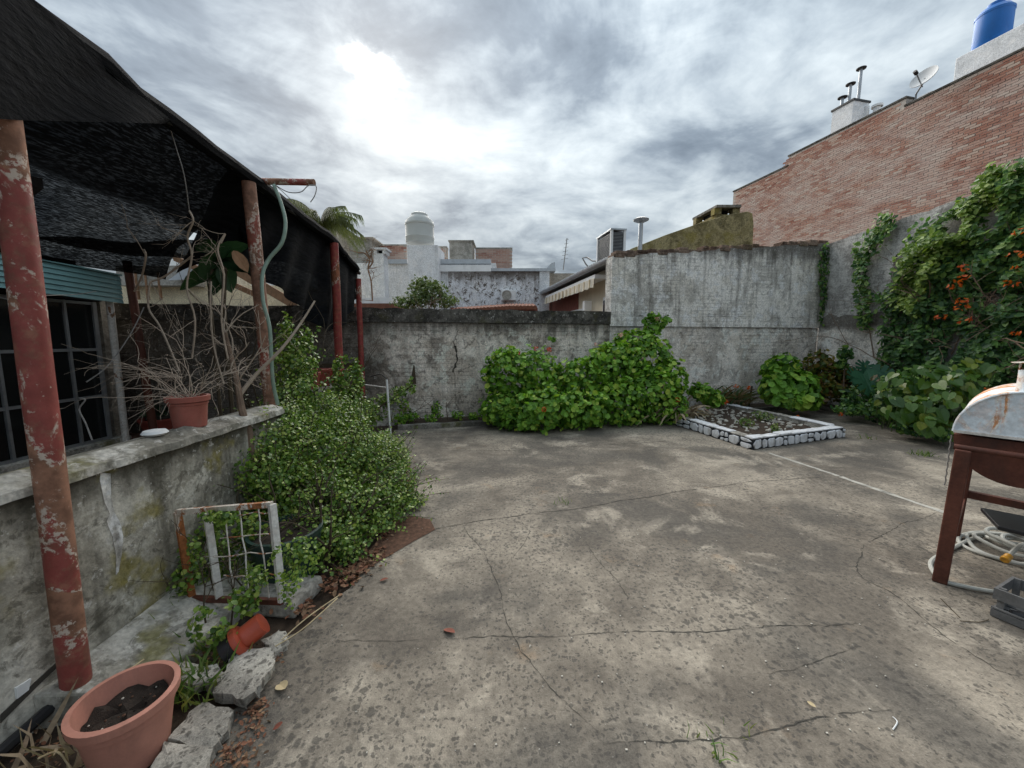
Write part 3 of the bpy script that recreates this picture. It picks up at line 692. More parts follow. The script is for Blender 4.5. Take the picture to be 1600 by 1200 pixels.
fc = Vector(((a_.x * .62 + b_.x * .38), 13.89, (a_.z + b_.z) / 2))
MB().lathe(fc, [(.0, .0), (.13, 0), (.15, .012), (.17, .012), (.17, -.01)], 20, (0, -1, 0)).build('fan_grille', M['grey_block'], ac)
# terracotta roof edges just over the wall
tr_ = thing('tile_roof', atY(780, 478, 11), 'low terracotta tiled roof edge showing over the boundary wall', 'roof')
for i in range(24):
    x0 = 706 + i * 5.5; yy = 479 - 6 * min(1, (x0 - 706) / 90)
    p0 = atY(x0 + 2.5, yy, 11.2)
    MB().tube([(p0.x, 10.9, p0.z - .16), (p0.x, 12.3, p0.z + .02)], .062, 8).build('roof_tile', M['tile_red'], tr_)
ybox(MB(), 704, 481, 840, 486, 11.4, .8).build('wall', M['rust_brick_red'], tr_)
tr2 = thing('white_ledge_roof', atY(590, 478, 10.5), 'pale flat ledge with red tiles under it left of the background tree', 'roof')
ybox(MB(), 545, 465, 612, 474, 10.6, 2, False).build('ledge', M['white_paint'], tr2)
ybox(MB(), 545, 474, 616, 480, 10.5, 2).build('tile_edge', M['tile_red'], tr2)
an = thing('roof_antenna', atY(880, 425, 15.5), 'thin lattice television antenna against the sky', 'antenna')
b0, b1 = atY(880, 422, 15.5), atY(886, 372, 15.5)
MB().tube([b0, b1], .018, 5).build('mast', M['wire'], an)
for k in range(6):
    c_ = b0.lerp(b1, .35 + .12 * k); MB().bar(c_ - Vector((.13 - .012 * k, 0, .02)), c_ + Vector((.13 - .012 * k, 0, .02)), .012).build('element', M['wire'], an)

# ---- neighbour's bungalow with gutter, awning and downpipe
nh = thing('neighbour_house', (2, 9, 0), 'small white neighbouring house with corrugated roof, gutter and awning over the wall', 'house')
g0, g1 = Vector((2.12, 8.2, 0)), Vector((.93, 15.4, 0)); gd = (g1 - g0).normalized(); gp = Vector((gd.y, -gd.x, 0))   # gp points right
def Nf(a, b, z): return g0 + gd * a + gp * b + EZ * z
LN = (g1 - g0).length; ZG = 3.10
MB().fbox(Nf, (.02, .32, -.05), (3.1, .5, ZG + .05)).build('wall', M['cream_paint'], nh)
MB().fbox(Nf, (3.1, .33, -.05), (LN, .5, ZG + .05)).build('wall', M['rust_brick_red'], nh, )
MB().fbox(Nf, (-.02, .10, -.05), (.14, .62, ZG + .02)).build('end_pier', M['white_paint'], nh)
MB().prism([Nf(0, .0, ZG + .09), Nf(LN, .0, ZG + .09), Nf(LN, 2.6, ZG + .13), Nf(0, 2.6, ZG + .13)], (0, 0, .03)).build('roof_deck', M['grey_metal'], nh)
for i in range(56):
    a_ = LN * i / 56
    MB().tube([Nf(a_, -.03, ZG + .13), Nf(a_, 2.6, ZG + .14)], .035, 6).build('roof_rib', M['galvanised'], nh)
gut = MB()
prof = [(-.085 * math.cos(th), -.085 * math.sin(th)) for th in np.linspace(0, math.pi, 9)]
vs = [Nf(a_, -.06 + x, ZG + .09 + z) for a_ in (-.03, LN) for x, z in prof]
gut.add(vs, [(i, i + 1, i + 10, i + 9) for i in range(8)] + [tuple(range(9)), tuple(range(17, 8, -1))])
gut.build('gutter', M['galvanised'], nh)
MB().tube([Nf(.08, -.03, ZG + .0), Nf(.1, .05, ZG - .12), Nf(.1, .06, .02)], .045, 10).build('downpipe', M['galvanised'], nh, True)
aw0, aw1 = 1.0, 5.6
MB().fbox(Nf, (aw0, -.03, ZG - .19), (aw1, .3, ZG - .10)).build('awning_cassette', M['white_paint'], nh)
va = MB(); n_ = 46
for i in range(n_ + 1):
    a_ = aw0 + (aw1 - aw0) * i / n_; wob = .014 * math.sin(i * 1.9)
    va.v += [tuple(Nf(a_, -.05 + wob, ZG - .18)), tuple(Nf(a_, -.06 + wob * 1.6, ZG - .39 - .012 * math.cos(i * 1.6)))]
va.f = [(2 * i, 2 * i + 1, 2 * i + 3, 2 * i + 2) for i in range(n_)]
va.build('awning_valance', M['valance_cloth'], nh)
for i in range(12):
    a_ = aw0 + .2 + i * .37
    MB().fbox(Nf, (a_, -.078, ZG - .385), (a_ + .05, -.070, ZG - .185)).build('valance_stripe', M['straw'], nh)
wn = MB().fbox(Nf, (.55, .29, 1.2), (1.25, .318, 2.5)).build('window', M['white_paint'], nh)
MB().fbox(Nf, (.62, .27, 1.3), (1.18, .289, 2.42)).build('pane', M['glass_dark'], wn)
MB().fbox(Nf, (.62, .26, 1.9), (1.18, .268, 1.94)).build('glazing_bar', M['white_paint'], wn)
w2 = MB().fbox(Nf, (2.6, .27, 1.0), (4.6, .318, 2.35)).build('window', M['white_paint'], nh)
MB().fbox(Nf, (2.7, .25, 1.1), (4.5, .268, 2.25)).build('pane', M['glass_dark'], w2)
lm = MB().fbox(Nf, (2.05, .12, 2.25), (2.2, .318, 2.5)).build('wall_lamp', M['white_paint'], nh)
MB().tube([Nf(.55, .2, ZG - .03), Nf(.55, .2, ZG - .33)], .075, 10).build('awning_motor', M['white_paint'], nh)
# roof air conditioner
aq = Nf(.75, .45, ZG + .2); ra = thing('roof_air_conditioner', aq, 'grey finned air conditioner unit standing on the corrugated roof by the gutter', 'air conditioner')
zb, ztp = ZG + .12, at(962, 368, 8.6).z
x0, x1, y0, y1 = .25, 1.05, .02, .36
MB().fbox(Nf, (x0 + .03, y0 + .03, zb + .05), (x1 - .03, y1 - .03, ztp - .04)).build('fin_core', M['dark_metal'], ra)
for a_, b_ in ((x0, y0), (x1 - .05, y0), (x0, y1 - .05), (x1 - .05, y1 - .05)):
    MB().fbox(Nf, (a_, b_, zb), (a_ + .05, b_ + .05, ztp)).build('corner_post', M['white_paint'], ra)
MB().fbox(Nf, (x0 - .01, y0 - .01, ztp), (x1 + .01, y1 + .01, ztp + .03)).build('top_panel', M['galvanised'], ra)
for k in range(16):
    z_ = zb + .07 + (ztp - zb - .14) * k / 15
    MB().fbox(Nf, (x0 + .04, y0 + .012, z_), (x1 - .04, y0 + .03, z_ + .008)).build('fin', M['grey_metal'], ra)
    MB().fbox(Nf, (x0 + .012, y0 + .04, z_), (x0 + .03, y1 - .04, z_ + .008)).build('fin', M['grey_metal'], ra)
# flue pipe with cap
fq = onW(1000, 388, -.6); fl_ = thing('flue_pipe', fq, 'galvanised flue pipe with flat mushroom cap above the tall wall', 'flue')
zt_ = onW(1000, 346, -.6).z
MB().tube([(fq.x, fq.y, 2.6), (fq.x, fq.y, zt_)], .045, 12).build('pipe', M['galvanised'], fl_, True)
MB().lathe((fq.x, fq.y, zt_ + .02), [(.05, -.05), (.16, .0), (.165, .02), (.10, .055), (.001, .075)], 20).build('rain_cap', M['grey_metal'], fl_, True)
MB().tube([(fq.x, fq.y, zt_ - .02), (fq.x, fq.y, zt_ + .04)], .03, 8).build('cap_stem', M['grey_metal'], fl_)
wl = [at(925, 424, 10.4), at(915, 412, 10.4), at(910, 403, 10.4), at(917, 402, 10.3), at(926, 408, 10.1), at(940, 408, 9.8)]
tag(MB().tube(wl, .02, 6).build('roof_cable', M['wire'], None, True), 'looped grey cable standing up from the corrugated roof', 'cable')
# mossy sloped wall with barbecue chimney
mc = thing('mossy_chimney_wall', W(4.2, -2.5, 0), 'yellow green mossy sloping wall end behind the tall wall', 'wall')
Yc = 11.0
P_ = [atY(x, y, Yc) for x, y in ((985, 389), (1040, 367), (1083, 352), (1130, 337), (1168, 330), (1176, 333), (1178, 350), (1178, 400), (985, 400))]
for q in P_[-2:]: q.z = 2.5
MB().prism(P_, (0, .5, 0)).build('wall_body', M['mossy_plaster'], mc, bevel=.02)
P_ = [atY(x, y, Yc + 1.6) for x, y in ((915, 418), (940, 405), (985, 392), (985, 430), (915, 430))]
for q in P_[-2:]: q.z = 2.0
MB().prism(P_, (0, .5, 0)).build('wall_end', M['mossy_plaster'], mc, bevel=.02)
bc = thing('barbecue_chimney', atY(1120, 345, 11.6), 'mossy barbecue chimney with slab lid and dark smoke openings', 'chimney')
def c3(px, py, y): return atY(px, py, y)
fa, fb, fd = atY(1085, 352, 12.6), atY(1118, 352, 11.52), atY(1152, 352, 11.52)
zl, zo, zc = fb.z, atY(1118, 335, 11.52).z, atY(1118, 325, 11.52).z
bk = Vector((fa.x + fd.x - fb.x, 12.6, 0))
def quadpr(pts, z0, z1): return MB().hexa([(q.x, q.y, z0) for q in pts] + [(q.x, q.y, z1) for q in pts])
ring = [fb, fd, bk, fa]; cen = sum((Vector((q.x, q.y, 0)) for q in ring), Vector()) / 4
quadpr(ring, 2.5, zo).build('chimney_body', M['mossy_plaster'], bc)
for i in range(4):
    c_ = Vector((ring[i].x, ring[i].y, 0)).lerp(cen, .16)
    MB().box((c_.x - .1, c_.y - .1, zo), (c_.x + .1, c_.y + .1, zc)).build('corner_pier', M['mossy_plaster'], bc)
ins = [Vector((q.x, q.y, 0)).lerp(cen, .45) for q in ring]; quadpr(ins, zo, zc).build('dark_core', M['interior_dark'], bc)  # near-black block filling the smoke openings
out_ = [Vector((q.x, q.y, 0)).lerp(cen, -.12) for q in ring]; quadpr(out_, zc, zc + .07).build('lid_slab', M['curb_concrete'], bc)

# ================================================================ LEFT SIDE: LOW WALL, GALLERY, PERGOLA
XW = -1.88
lw = thing('low_wall', (-1.95, 2.5, 0), 'low mossy cracked concrete wall along the planting strip at the left', 'wall')
def LW(s, d, z): return Vector((XW + d, s, z))
YE = 3.1
wall_strip(MB(), LW, -3, YE, -.20, 0, -.1, lambda s: .90, jz=.004).build('wall_face', M['low_wall_plaster'], lw)
mt_ = MB(); n_ = 60
for i in range(n_ + 1):
    s_ = -3 + (YE + 3) * i / n_; e_ = random.gauss(0, .008)
    mt_.v += [tuple(LW(s_, .035 + e_, .902)), tuple(LW(s_, .03 + e_, .94 + random.gauss(0, .005))), tuple(LW(s_, -.08, .975 + random.gauss(0, .006))), tuple(LW(s_, -.22, .95)), tuple(LW(s_, -.22, .902))]
for i in range(n_):
    for k in range(4): mt_.f.append((5 * i + k, 5 * i + 5 + k, 5 * i + 6 + k, 5 * i + 1 + k))
mt_.f.append((5 * n_, 5 * n_ + 1, 5 * n_ + 2, 5 * n_ + 3, 5 * n_ + 4))
mt_.build('wall_top', M['low_wall_top'], lw)
def lw_patch(pix, mat, thick, name):
    P = [atX(x, y, XW + .001) for x, y in pix]; MB().prism([p + Vector((0, 0, 0)) for p in P], (thick, 0, 0)).build(name, mat, lw)
lw_patch([(156, 738), (172, 740), (173, 775), (178, 800), (188, 818), (192, 838), (190, 865), (185, 893), (181, 898), (181, 868), (175, 838), (166, 815), (171, 803), (163, 785), (156, 752)], M['tall_plaster'], .002, 'bare_plaster_flake')
lw_patch([(0, 1117), (60, 1060), (102, 1022), (102, 1030), (60, 1070), (0, 1130)], M['crack_dark'], .003, 'crack')
lw_patch([(22, 1075), (46, 1060), (42, 1078), (24, 1092)], M['white_paint'], .008, 'bare_plaster_flake')
# sloping concrete footing of the low wall
P_ = [gr(150, 1062, .0), gr(345, 1050, .0), gr(420, 955, .0), gr(300, 930, .10)]
ft = MB()
fo = [Vector((XW, 1.35, .12)), Vector((-1.60, 1.42, .06)), Vector((-1.52, 1.62, .05)), Vector((-1.50, 1.95, .06)), Vector((-1.56, 2.3, .05)), Vector((XW, 2.7, .14))]
ft.prism([Vector((q.x, q.y, -.06)) for q in fo], (0, 0, .05)); ft.v[len(fo):] = [tuple(q) for q in fo]
ft.build('footing', M['low_wall_top'], lw, bevel=.012)
tag(MB().tube([(-1.80, 0.2, .015), (-1.815, .8, .02), (-1.83, 1.2, .03), (-1.84, 1.45, .05)], .022, 8).build('black_pipe', M['black_plastic'], None, True), 'black plastic pipe on the ground along the low wall', 'pipe')

# ---- gallery with glazed doors and teal boarded eave
ga = thing('gallery', (-5.9, 4, 0), 'dark glazed gallery front with a teal boarded eave at the left', 'building')
XG = -5.7
MB().box((-9, -4, -.1), (XG - .5, 5.62, 2.6)).build('back_room', M['interior_dark'], ga)
MB().box((XG - .5, 5.45, -.1), (XG - .05, 5.62, 2.3)).build('end_wall', M['beige_plaster'], ga)
MB().box((XG - .48, -4, 2.02), (XG - .02, 5.45, 2.05)).build('soffit', M['interior_dark'], ga)
MB().box((XG - .3, -4, .021), (XG + .12, 5.5, .10)).build('sill', M['low_wall_top'], ga)
pan = .352
for row, (z0, z1) in enumerate(((.10, .72), (.72, 1.36), (1.36, 2.0))):
    for ci in range(12):
        y0 = 5.32 - pan * (ci + 1); y1 = y0 + pan
        MB().box((XG - .02, y0 + .02, z0 + .02), (XG - .012, y1 - .02, z1 - .02)).build('pane', M['glass_dark'], ga)
for ci in range(13):
    y_ = 5.32 - pan * ci; wd = .05 if ci % 2 == 0 else .028
    MB().box((XG - .035, y_ - wd / 2, .10), (XG + .012, y_ + wd / 2, 2.0)).build('door_stile', M['grey_metal'], ga)
for z_ in (.12, .72, 1.36, 1.98):
    MB().box((XG - .03, 5.32 - pan * 12, z_ - .018), (XG + .006, 5.32, z_ + .018)).build('glazing_bar', M['grey_metal'], ga)
for k in range(6):                                       # teal boards of the eave
    z0 = 2.03 + k * .062
    zz0, zz1 = z0, z0 + .058
    sl = .03
    MB().hexa([(-5.50, 5.5, zz0 - .03), (-5.46, 5.5, zz0 - .03), (-5.46, -4, zz0 + .32), (-5.50, -4, zz0 + .32),
               (-5.515, 5.5, zz1 - .03), (-5.475, 5.5, zz1 - .03), (-5.475, -4, zz1 + .32), (-5.515, -4, zz1 + .32)]).build('eave_board', M['teal_siding'], ga)
MB().hexa([(-6.2, 5.5, 2.36), (-5.44, 5.5, 2.375), (-5.44, -4, 2.73), (-6.2, -4, 2.71), (-6.2, 5.5, 2.38), (-5.44, 5.5, 2.395), (-5.44, -4, 2.75), (-6.2, -4, 2.73)]).build('roof_sheet', M['teal_siding'], ga)
MB().tube([(-5.56, 5.40, 2.02), (-5.56, 5.40, .03)], .04, 10).build('downpipe', M['white_chipped'], ga, True)
for x_, y_, h_, rd, lb in ((-5.35, 5.62, 2.6, .05, 'dark red post at the gallery corner in front of the back wall'),):
    tag(MB().tube([(x_, y_, 0), (x_ - .12, y_, h_)], rd, 12).build('gallery_post', M['stand_brown'], None, True), lb, 'post')
# cream neighbour house seen under the net
ch_ = thing('cream_house', atY(300, 470, 9.5), 'cream walled house with sloping brown roof boards seen under the shade net', 'house')
ybox(MB(), 150, 446, 480, 480, 9.6, 3).build('wall', M['cream_wall'], ch_)
ybox(MB(), 180, 415, 305, 446, 9.3, 2, False).build('soffit', M['grey_block'], ch_)
for x0, x1 in ((212, 214), (227, 229), (247, 249)):
    ybox(MB(), x0, 425, x1, 468, 9.28, .05, False).build('pipe_strip', M['wood_brown'], ch_)
def sl_board(a, b, wd, Yd, mat, name, D=1.2):
    p, q = atY(*a, Yd), atY(*b, Yd)
    MB().prism([p, q, q - Vector((0, 0, wd)), p - Vector((0, 0, wd))], (0, D, 0)).build(name, mat, ch_)
sl_board((335, 395), (462, 470), .22, 8.6, M['wood_brown'], 'roof_board', .06)
sl_board((270, 398), (412, 462), .13, 8.9, M['wood_brown'], 'roof_board', .05)
sl_board((268, 392), (350, 422), .18, 9.2, M['grey_block'], 'roof_board', .05)
ybox(MB(), 150, 478, 520, 484, 9.0, .5).build('ledge', M['grey_block'], ch_)
P_ = [atY(x, y, 9.15) for x, y in ((262, 438), (310, 405), (312, 430), (290, 437))]
MB().prism(P_, (0, .05, 0)).build('corrugated_panel', M['galvanised'], ch_)
P_ = [atY(x, y, 10.2) for x, y in ((255, 396), (430, 470), (255, 470))]
MB().prism(P_, (0, .1, 0)).build('gable', M['white_paint'], ch_)

# ---- pergola posts, beam, cross pipe
G_P = 'red pipe posts of the pergola'
def post(base, top, r, mat, label, n=20):
    base, top = Vector(base), Vector(top); k = 10
    m = MB().tube([base.lerp(top, i / k) + Vector((random.gauss(0, .002), random.gauss(0, .002), 0)) for i in range(k + 1)], r, n)
    return tag(m.build('pergola_post', mat, None, True), label, 'post', G_P)
post((-1.795, 1.43, -.05), (-1.80, 1.46, 2.66), .046, M['red_post'], 'thick peeling red pipe post in the left foreground by the round planter')
p2 = post((-2.00, 3.18, -.05), (-2.03, 3.12, 2.70), .048, M['rust_post'], 'rusty post with a short pipe across its top behind the bare shrub')
post((-2.38, 5.28, -.05), (-2.33, 5.2, 2.75), .052, M['red_post_far'], 'red post rising out of the jade bush in front of the net curtain')
post((-2.58, 6.55, -.05), (-2.56, 6.55, 2.5), .045, M['red_post_far'], 'thin rusty post against the back wall at the net corner')
bm_pts = [(-1.62, .2, 2.70), (-1.79, 1.45, 2.70), (-2.05, 3.12, 2.74), (-2.35, 5.2, 2.79), (-2.56, 6.6, 2.60)]
tag(MB().tube(bm_pts, .03, 10).build('pergola_beam', M['dark_metal'], None, True), 'long pipe beam carrying the outer edge of the shade net', 'beam')
cp0, cp1 = at(392, 283, 3.18), at(491, 285, 3.15)
tag(MB().tube([cp0, cp1], .026, 14).build('cross_pipe', M['red_post'], None, True), 'short rusty red pipe sticking out from the top of the post', 'pipe')
for a_, b_, lb in (((-2.95, 2.52, 2.47), (-5.4, 3.9, 2.40), 'dark rafter bar under the shade net at the far left'),):
    tag(MB().bar(a_, b_, .04, .06).build('rafter', M['dark_metal'], None), lb, 'rafter')

# ---- shade net: big sagging sheet and the hanging curtain
def beamp(y):
    for a, b in zip(bm_pts[:-1], bm_pts[1:]):
        if y <= b[1]: k = (y - a[1]) / (b[1] - a[1]); return Vector(a).lerp(Vector(b), k)
    return Vector(bm_pts[-1])
def sheet(name, fn, nu, nv, label, parent=None):
    m = MB()
    for j in range(nv + 1):
        for i in range(nu + 1): m.v.append(tuple(fn(i / nu, j / nv)))
    for j in range(nv):
        for i in range(nu):
            a = j * (nu + 1) + i; m.f.append((a, a + 1, a + nu + 2, a + nu + 1))
    o = m.build(name, M['shade_net'], parent)
    o.data.polygons.foreach_set('use_smooth', [True] * len(o.data.polygons))
    return o
def net_main(u, v):                                      # u across from the beam to the gallery, v along the yard
    y = lerp(.3, 3.55, v); B = beamp(y)
    if u < .4:
        k = u / .4; X_ = lerp(B.x, -2.85, k); gap = .07 * max(0, math.sin((y - .95) * 5.2)) * (.5 if y < 2.5 else .3); Z_ = lerp(B.z + .02 - gap, 2.50, k) - .10 * math.sin(math.pi * k); X_ -= .03 * (1 - k); Yy = lerp(y, y + .10, k)
    else:
        k = (u - .4) / .6; X_ = lerp(-2.85, -4.75, k); Z_ = lerp(2.50, 2.45, k) + .05 * math.sin(math.pi * k) - .14 * max(0, k - .75) / .25
        Yy = y + .10 + k * lerp(.2, 1.75, v)
    wr = .012 * math.sin(26 * u + 3 * math.sin(7 * v)) + .016 * math.sin(9 * v * 3.3 + 5 * u) * math.sin(math.pi * min(1, u * 2))
    return (X_, Yy, Z_ + wr)
tag(sheet('shade_net', net_main, 60, 60, ''), 'black woven shade net sagging from the pipe beam over the gallery', 'shade net')
bot = [(3.02, 2.0, -.50), (3.3, 2.22, -.32), (3.6, 2.10, -.25), (4.1, 1.98, -.20), (4.7, 1.78, -.14), (5.25, 1.58, -.06), (5.8, 1.78, -.04), (6.6, 2.18, -.04)]
def botp(y):
    for a, b in zip(bot[:-1], bot[1:]):
        if y <= b[0]: k = (y - a[0]) / (b[0] - a[0]); return lerp(a[1], b[1], k), lerp(a[2], b[2], k)
    return bot[-1][1:]
def net_curtain(u, v):
    y = lerp(3.02, 6.62, v); B = beamp(y); zb_, dxb = botp(y); k = u
    X_ = B.x - .03 + dxb * (k ** .7) + .05 * math.sin(v * 40 + 4 * u) * k + .03 * math.sin(v * 17 + 2) * k
    Z_ = lerp(B.z + .04, zb_, k)
    return (X_, y + .10 * k * math.sin(v * 9), Z_)
tag(sheet('net_curtain', net_curtain, 30, 90, ''), 'black net curtain hanging in folds between the two red posts', 'shade net')
def net_roof2(u, v):
    y = lerp(3.5, 6.6, v); B = beamp(y); wv_ = lerp(1.0, .45, v)
    return (B.x - wv_ * u, y + .1 * u, B.z + .035 - .28 * math.sin(math.pi * u * .5) + .02 * math.sin(20 * v + 6 * u))
tag(sheet('net_strip', net_roof2, 16, 40, ''), 'narrow strip of black shade net running to the back wall', 'shade net')
def net_valance(u, v):                                   # loose edge lapping over the outside of the beam at the near end
    y = lerp(.2, 2.3, v); B = beamp(y); drop = .52 * (1 - max(0, (y - 1.25) / 1.05)) + .03
    return (B.x + .175 - .15 * v + .03 * math.sin(14 * v + 2 * u) * u - .02 * u, y, B.z + .035 - .03 * v - drop * u)
tag(sheet('net_valance', net_valance, 12, 40, ''), 'black net edge lapping down over the top of the foreground post', 'shade net')
def net_back_added(u, v):  # extra net sheet, added to darken the left end of the back wall
    y = lerp(5.0, 6.5, v); return (lerp(-2.75, -6.3, u), y + .25 * u - .45 * u, 2.80 + .06 * v - .10 * math.sin(math.pi * u) + .02 * math.sin(20 * u + 5 * v))
tag(sheet('shade_net', net_back_added, 24, 14, ''), 'high strip of black shade net added over the far corner to shade the back wall', 'shade net')
def net_flap(u, v):
    a = at(lerp(388, 402, v), 318, 3.25); b = at(lerp(372, 404, v), lerp(352, 470, v), 3.35)
    return a.lerp(b, u) + Vector((.03 * math.sin(9 * v + 4 * u), .04 * math.sin(7 * u), 0))
tag(sheet('net_flap', net_flap, 12, 8, ''), 'torn dark net flap hanging just left of the rusty post', 'shade net')
# pale torn edge where sky shows between beam and net
roll = [Vector(p) + Vector((.0, 0, .012)) for p in bm_pts]
pts = []
for a_, b_ in zip(roll[:-1], roll[1:]):
    for k in range(8): pts.append(a_.lerp(b_, k / 8) + Vector((random.gauss(0, .006), 0, random.gauss(0, .008))))
tag(MB().tube(pts, [.052 + random.uniform(-.008, .008) for _ in pts], 8).build('net_roll', M['shade_net'], None, True), 'rolled black net edge bound along the outer beam', 'shade net')

# ---- hoses, wires
def smooth_path(P, n=8):
    P = [Vector(p) for p in P]; out = []
    for i in range(len(P) - 1):
        p0, p1, p2, p3 = P[max(i - 1, 0)], P[i], P[i + 1], P[min(i + 2, len(P) - 1)]
        for k in range(n):
            t_ = k / n
            out.append(.5 * ((2 * p1) + (p2 - p0) * t_ + (2 * p0 - 5 * p1 + 4 * p2 - p3) * t_ * t_ + (3 * p1 - p0 - 3 * p2 + p3) * t_ ** 3))
    return out + [P[-1]]
hs = [at(x, y, t_) for x, y, t_ in ((428, 289, 3.12), (440, 320, 3.1), (446, 350, 3.08), (440, 380, 3.06), (420, 405, 3.04), (410, 430, 3.0), (411, 470, 2.98), (421, 510, 3.0), (424, 560, 3.02), (427, 600, 3.05), (434, 632, 3.1))]
tag(MB().tube(smooth_path(hs), .014, 10).build('garden_hose', M['hose_green'], None, True), 'pale green hose hanging in a curve down the rusty post', 'hose')
def wire(pix, r, label, mat='wire', name='wire', t_=None, cat='wire'):
    tag(MB().tube(smooth_path([at(*q) for q in pix], 6), r, 5).build(name, M[mat], None), label, cat)
wire([(262, 188, 2.2), (275, 230, 2.25), (288, 275, 2.3), (296, 330, 2.4)], .003, 'thin pale wire hanging from the near edge of the net')
wire([(430, 289, 3.1), (450, 300, 3.1), (470, 300, 3.1), (482, 290, 3.1), (494, 291, 3.1), (492, 305, 3.1), (485, 316, 3.1)], .004, 'loose twisted wire dangling from the short cross pipe')
wire([(430, 289, 3.1), (455, 312, 3.15), (480, 338, 3.2)], .003, 'straight wire running down from the cross pipe to the net')
wire([(135, 597, 2.6), (170, 570, 2.7), (205, 520, 2.8), (225, 480, 2.9)], .004, 'diagonal dark wire across the gallery doors')
wire([(125, 622, 2.2), (133, 625, 2.2), (124, 640, 2.2), (134, 662, 2.2), (144, 688, 2.2)], .004, 'hooked end of pale wire dangling behind the foreground post')
wire([(0, 465, 1.5), (20, 468, 1.42), (45, 467, 1.4), (55, 462, 1.5), (120, 460, 2.2), (150, 455, 2.8)], .002, 'thin wire tied round the foreground post')

# ================================================================ POTS AND CLUTTER ON THE LEFT
def pot(name, c, r, h, taper, mat, label, cat='pot', soil='dark_soil', lip=.02, fill=.8, group=None, wob=None):
    o = thing(name, c, label, cat, group); c = Vector(c)
    rb = r * taper
    prof = [(0.001, 0), (rb, 0), (rb + (r - rb) * .72, h * .72), (rb + (r - rb) * .74 + .004, h * .735), (rb + (r - rb) * .80 + .004, h * .80), (r - .004, h - .035), (r + lip * .5, h - .03), (r + lip * .6, h), (r - .006, h + .002), (r - .012, h - .04), (rb + (r - rb) * fill - .014, h * fill - .02)]
    MB().lathe(c, prof, 40).build('pot_body', M[mat], o, True)
    rs = rb + (r - rb) * fill - .012
    m = MB(); m.v.append(tuple(c + EZ * h * fill)); n = 24
    for ring in (.35, .7, 1.0):
        for k in range(n):
            a = 2 * math.pi * k / n; m.v.append(tuple(c + Vector((rs * ring * math.cos(a), rs * ring * math.sin(a), h * fill + random.gauss(0, .008)))))
    m.f = [(0, 1 + k, 1 + (k + 1) % n) for k in range(n)] + [(1 + q * n + k, 1 + (q + 1) * n + k, 1 + (q + 1) * n + (k + 1) % n, 1 + q * n + (k + 1) % n) for q in range(2) for k in range(n)]
    m.build('potting_soil', M[soil], o, True)
    return o
cpot = gr(196, 1086, .24)
fp = pot('round_planter', (cpot.x, cpot.y - .0, .0), .138, .24, .74, 'terracotta_plastic', 'round terracotta plastic planter of dark soil in the near left corner', 'planter', fill=.74)
for k in range(30):
    a = random.uniform(0, 6.28); rr_ = .105 * random.random() ** .5; s_ = random.uniform(.002, .006)
    q = Vector((cpot.x + rr_ * math.cos(a), cpot.y + rr_ * math.sin(a), .181))
    MB().lathe(q, [(.001, -s_ * .6), (s_, -s_ * .2), (s_ * .9, s_ * .4), (.001, s_ * .7)], 6).build('soil_crumb', M['pebble_pale'] if k % 5 == 0 else M['leaf_litter'] if k % 2 else M['dark_soil'], fp)
# pot on the low wall, pot on the gallery floor
q = gr(298, 668, .96); pw = pot('wall_pot', (-1.99, q.y * (-1.99 / q.x), .965), .100, .19, .82, 'terracotta_pot', 'faded red clay pot with dry twigs standing on the low wall', fill=.9)
q = gr(250, 676, .02); pot('floor_pot', (q.x, q.y, .02), .24, .24, .75, 'red_pot', 'wide red pot on the gallery floor behind the low wall', fill=.85)
q = gr(206, 680, .02)
tag(MB().lathe((-1.97, gr(247, 681, .97).y * 1.0, .975), [(.001, -.005), (.045, .0), (.06, .012), (.05, .026), (.02, .032), (.001, .033)], 16).build('white_stone', M['white_paint'], None, True), 'flat white stone lying on top of the low wall', 'stone')
# trough shelf with three red pots
sh = at(497, 612, 4.75); tro = thing('stone_trough', (sh.x, sh.y, 0), 'small pale stone trough carrying red pots in the bush', 'trough')
ta, tb = at(478, 607, 4.6), at(523, 588, 5.4)
dirT = (tb - ta); dirT.z = 0; LT = dirT.length; dirT.normalize(); nT = Vector((dirT.y, -dirT.x, 0))
def Tf(a, b, z): return Vector((ta.x, ta.y, 0)) + dirT * a + nT * b + EZ * z
zt_ = ta.z - .02
MB().hexa([Tf(0, -.02, zt_ - .2), Tf(0, .12, zt_ - .2), Tf(LT, .12, zt_ - .2), Tf(LT, -.02, zt_ - .2), Tf(-.02, -.16, zt_), Tf(-.02, .14, zt_), Tf(LT, .14, zt_), Tf(LT, -.16, zt_)]).build('trough_body', M['stone_grey'], tro, bevel=.02)
MB().fbox(Tf, (.2, -.1, 0), (.4, .1, zt_ - .2)).build('pedestal', M['stone_grey'], tro); MB().fbox(Tf, (LT - .3, -.1, 0), (LT - .1, .1, zt_ - .2)).build('pedestal', M['stone_grey'], tro)
for a_, rr_, hh_, lb in ((.12, .11, .2, 'red pot nearest the jade bush on the stone trough'), (.42, .11, .22, 'middle red pot on the stone trough with dry grass'), (LT - .08, .10, .2, 'tilted dark red pot at the far end of the stone trough')):
    c_ = Tf(a_, 0, zt_ + .003); pot('trough_pot', c_, rr_, hh_, .75, 'red_pot', lb, fill=.88)
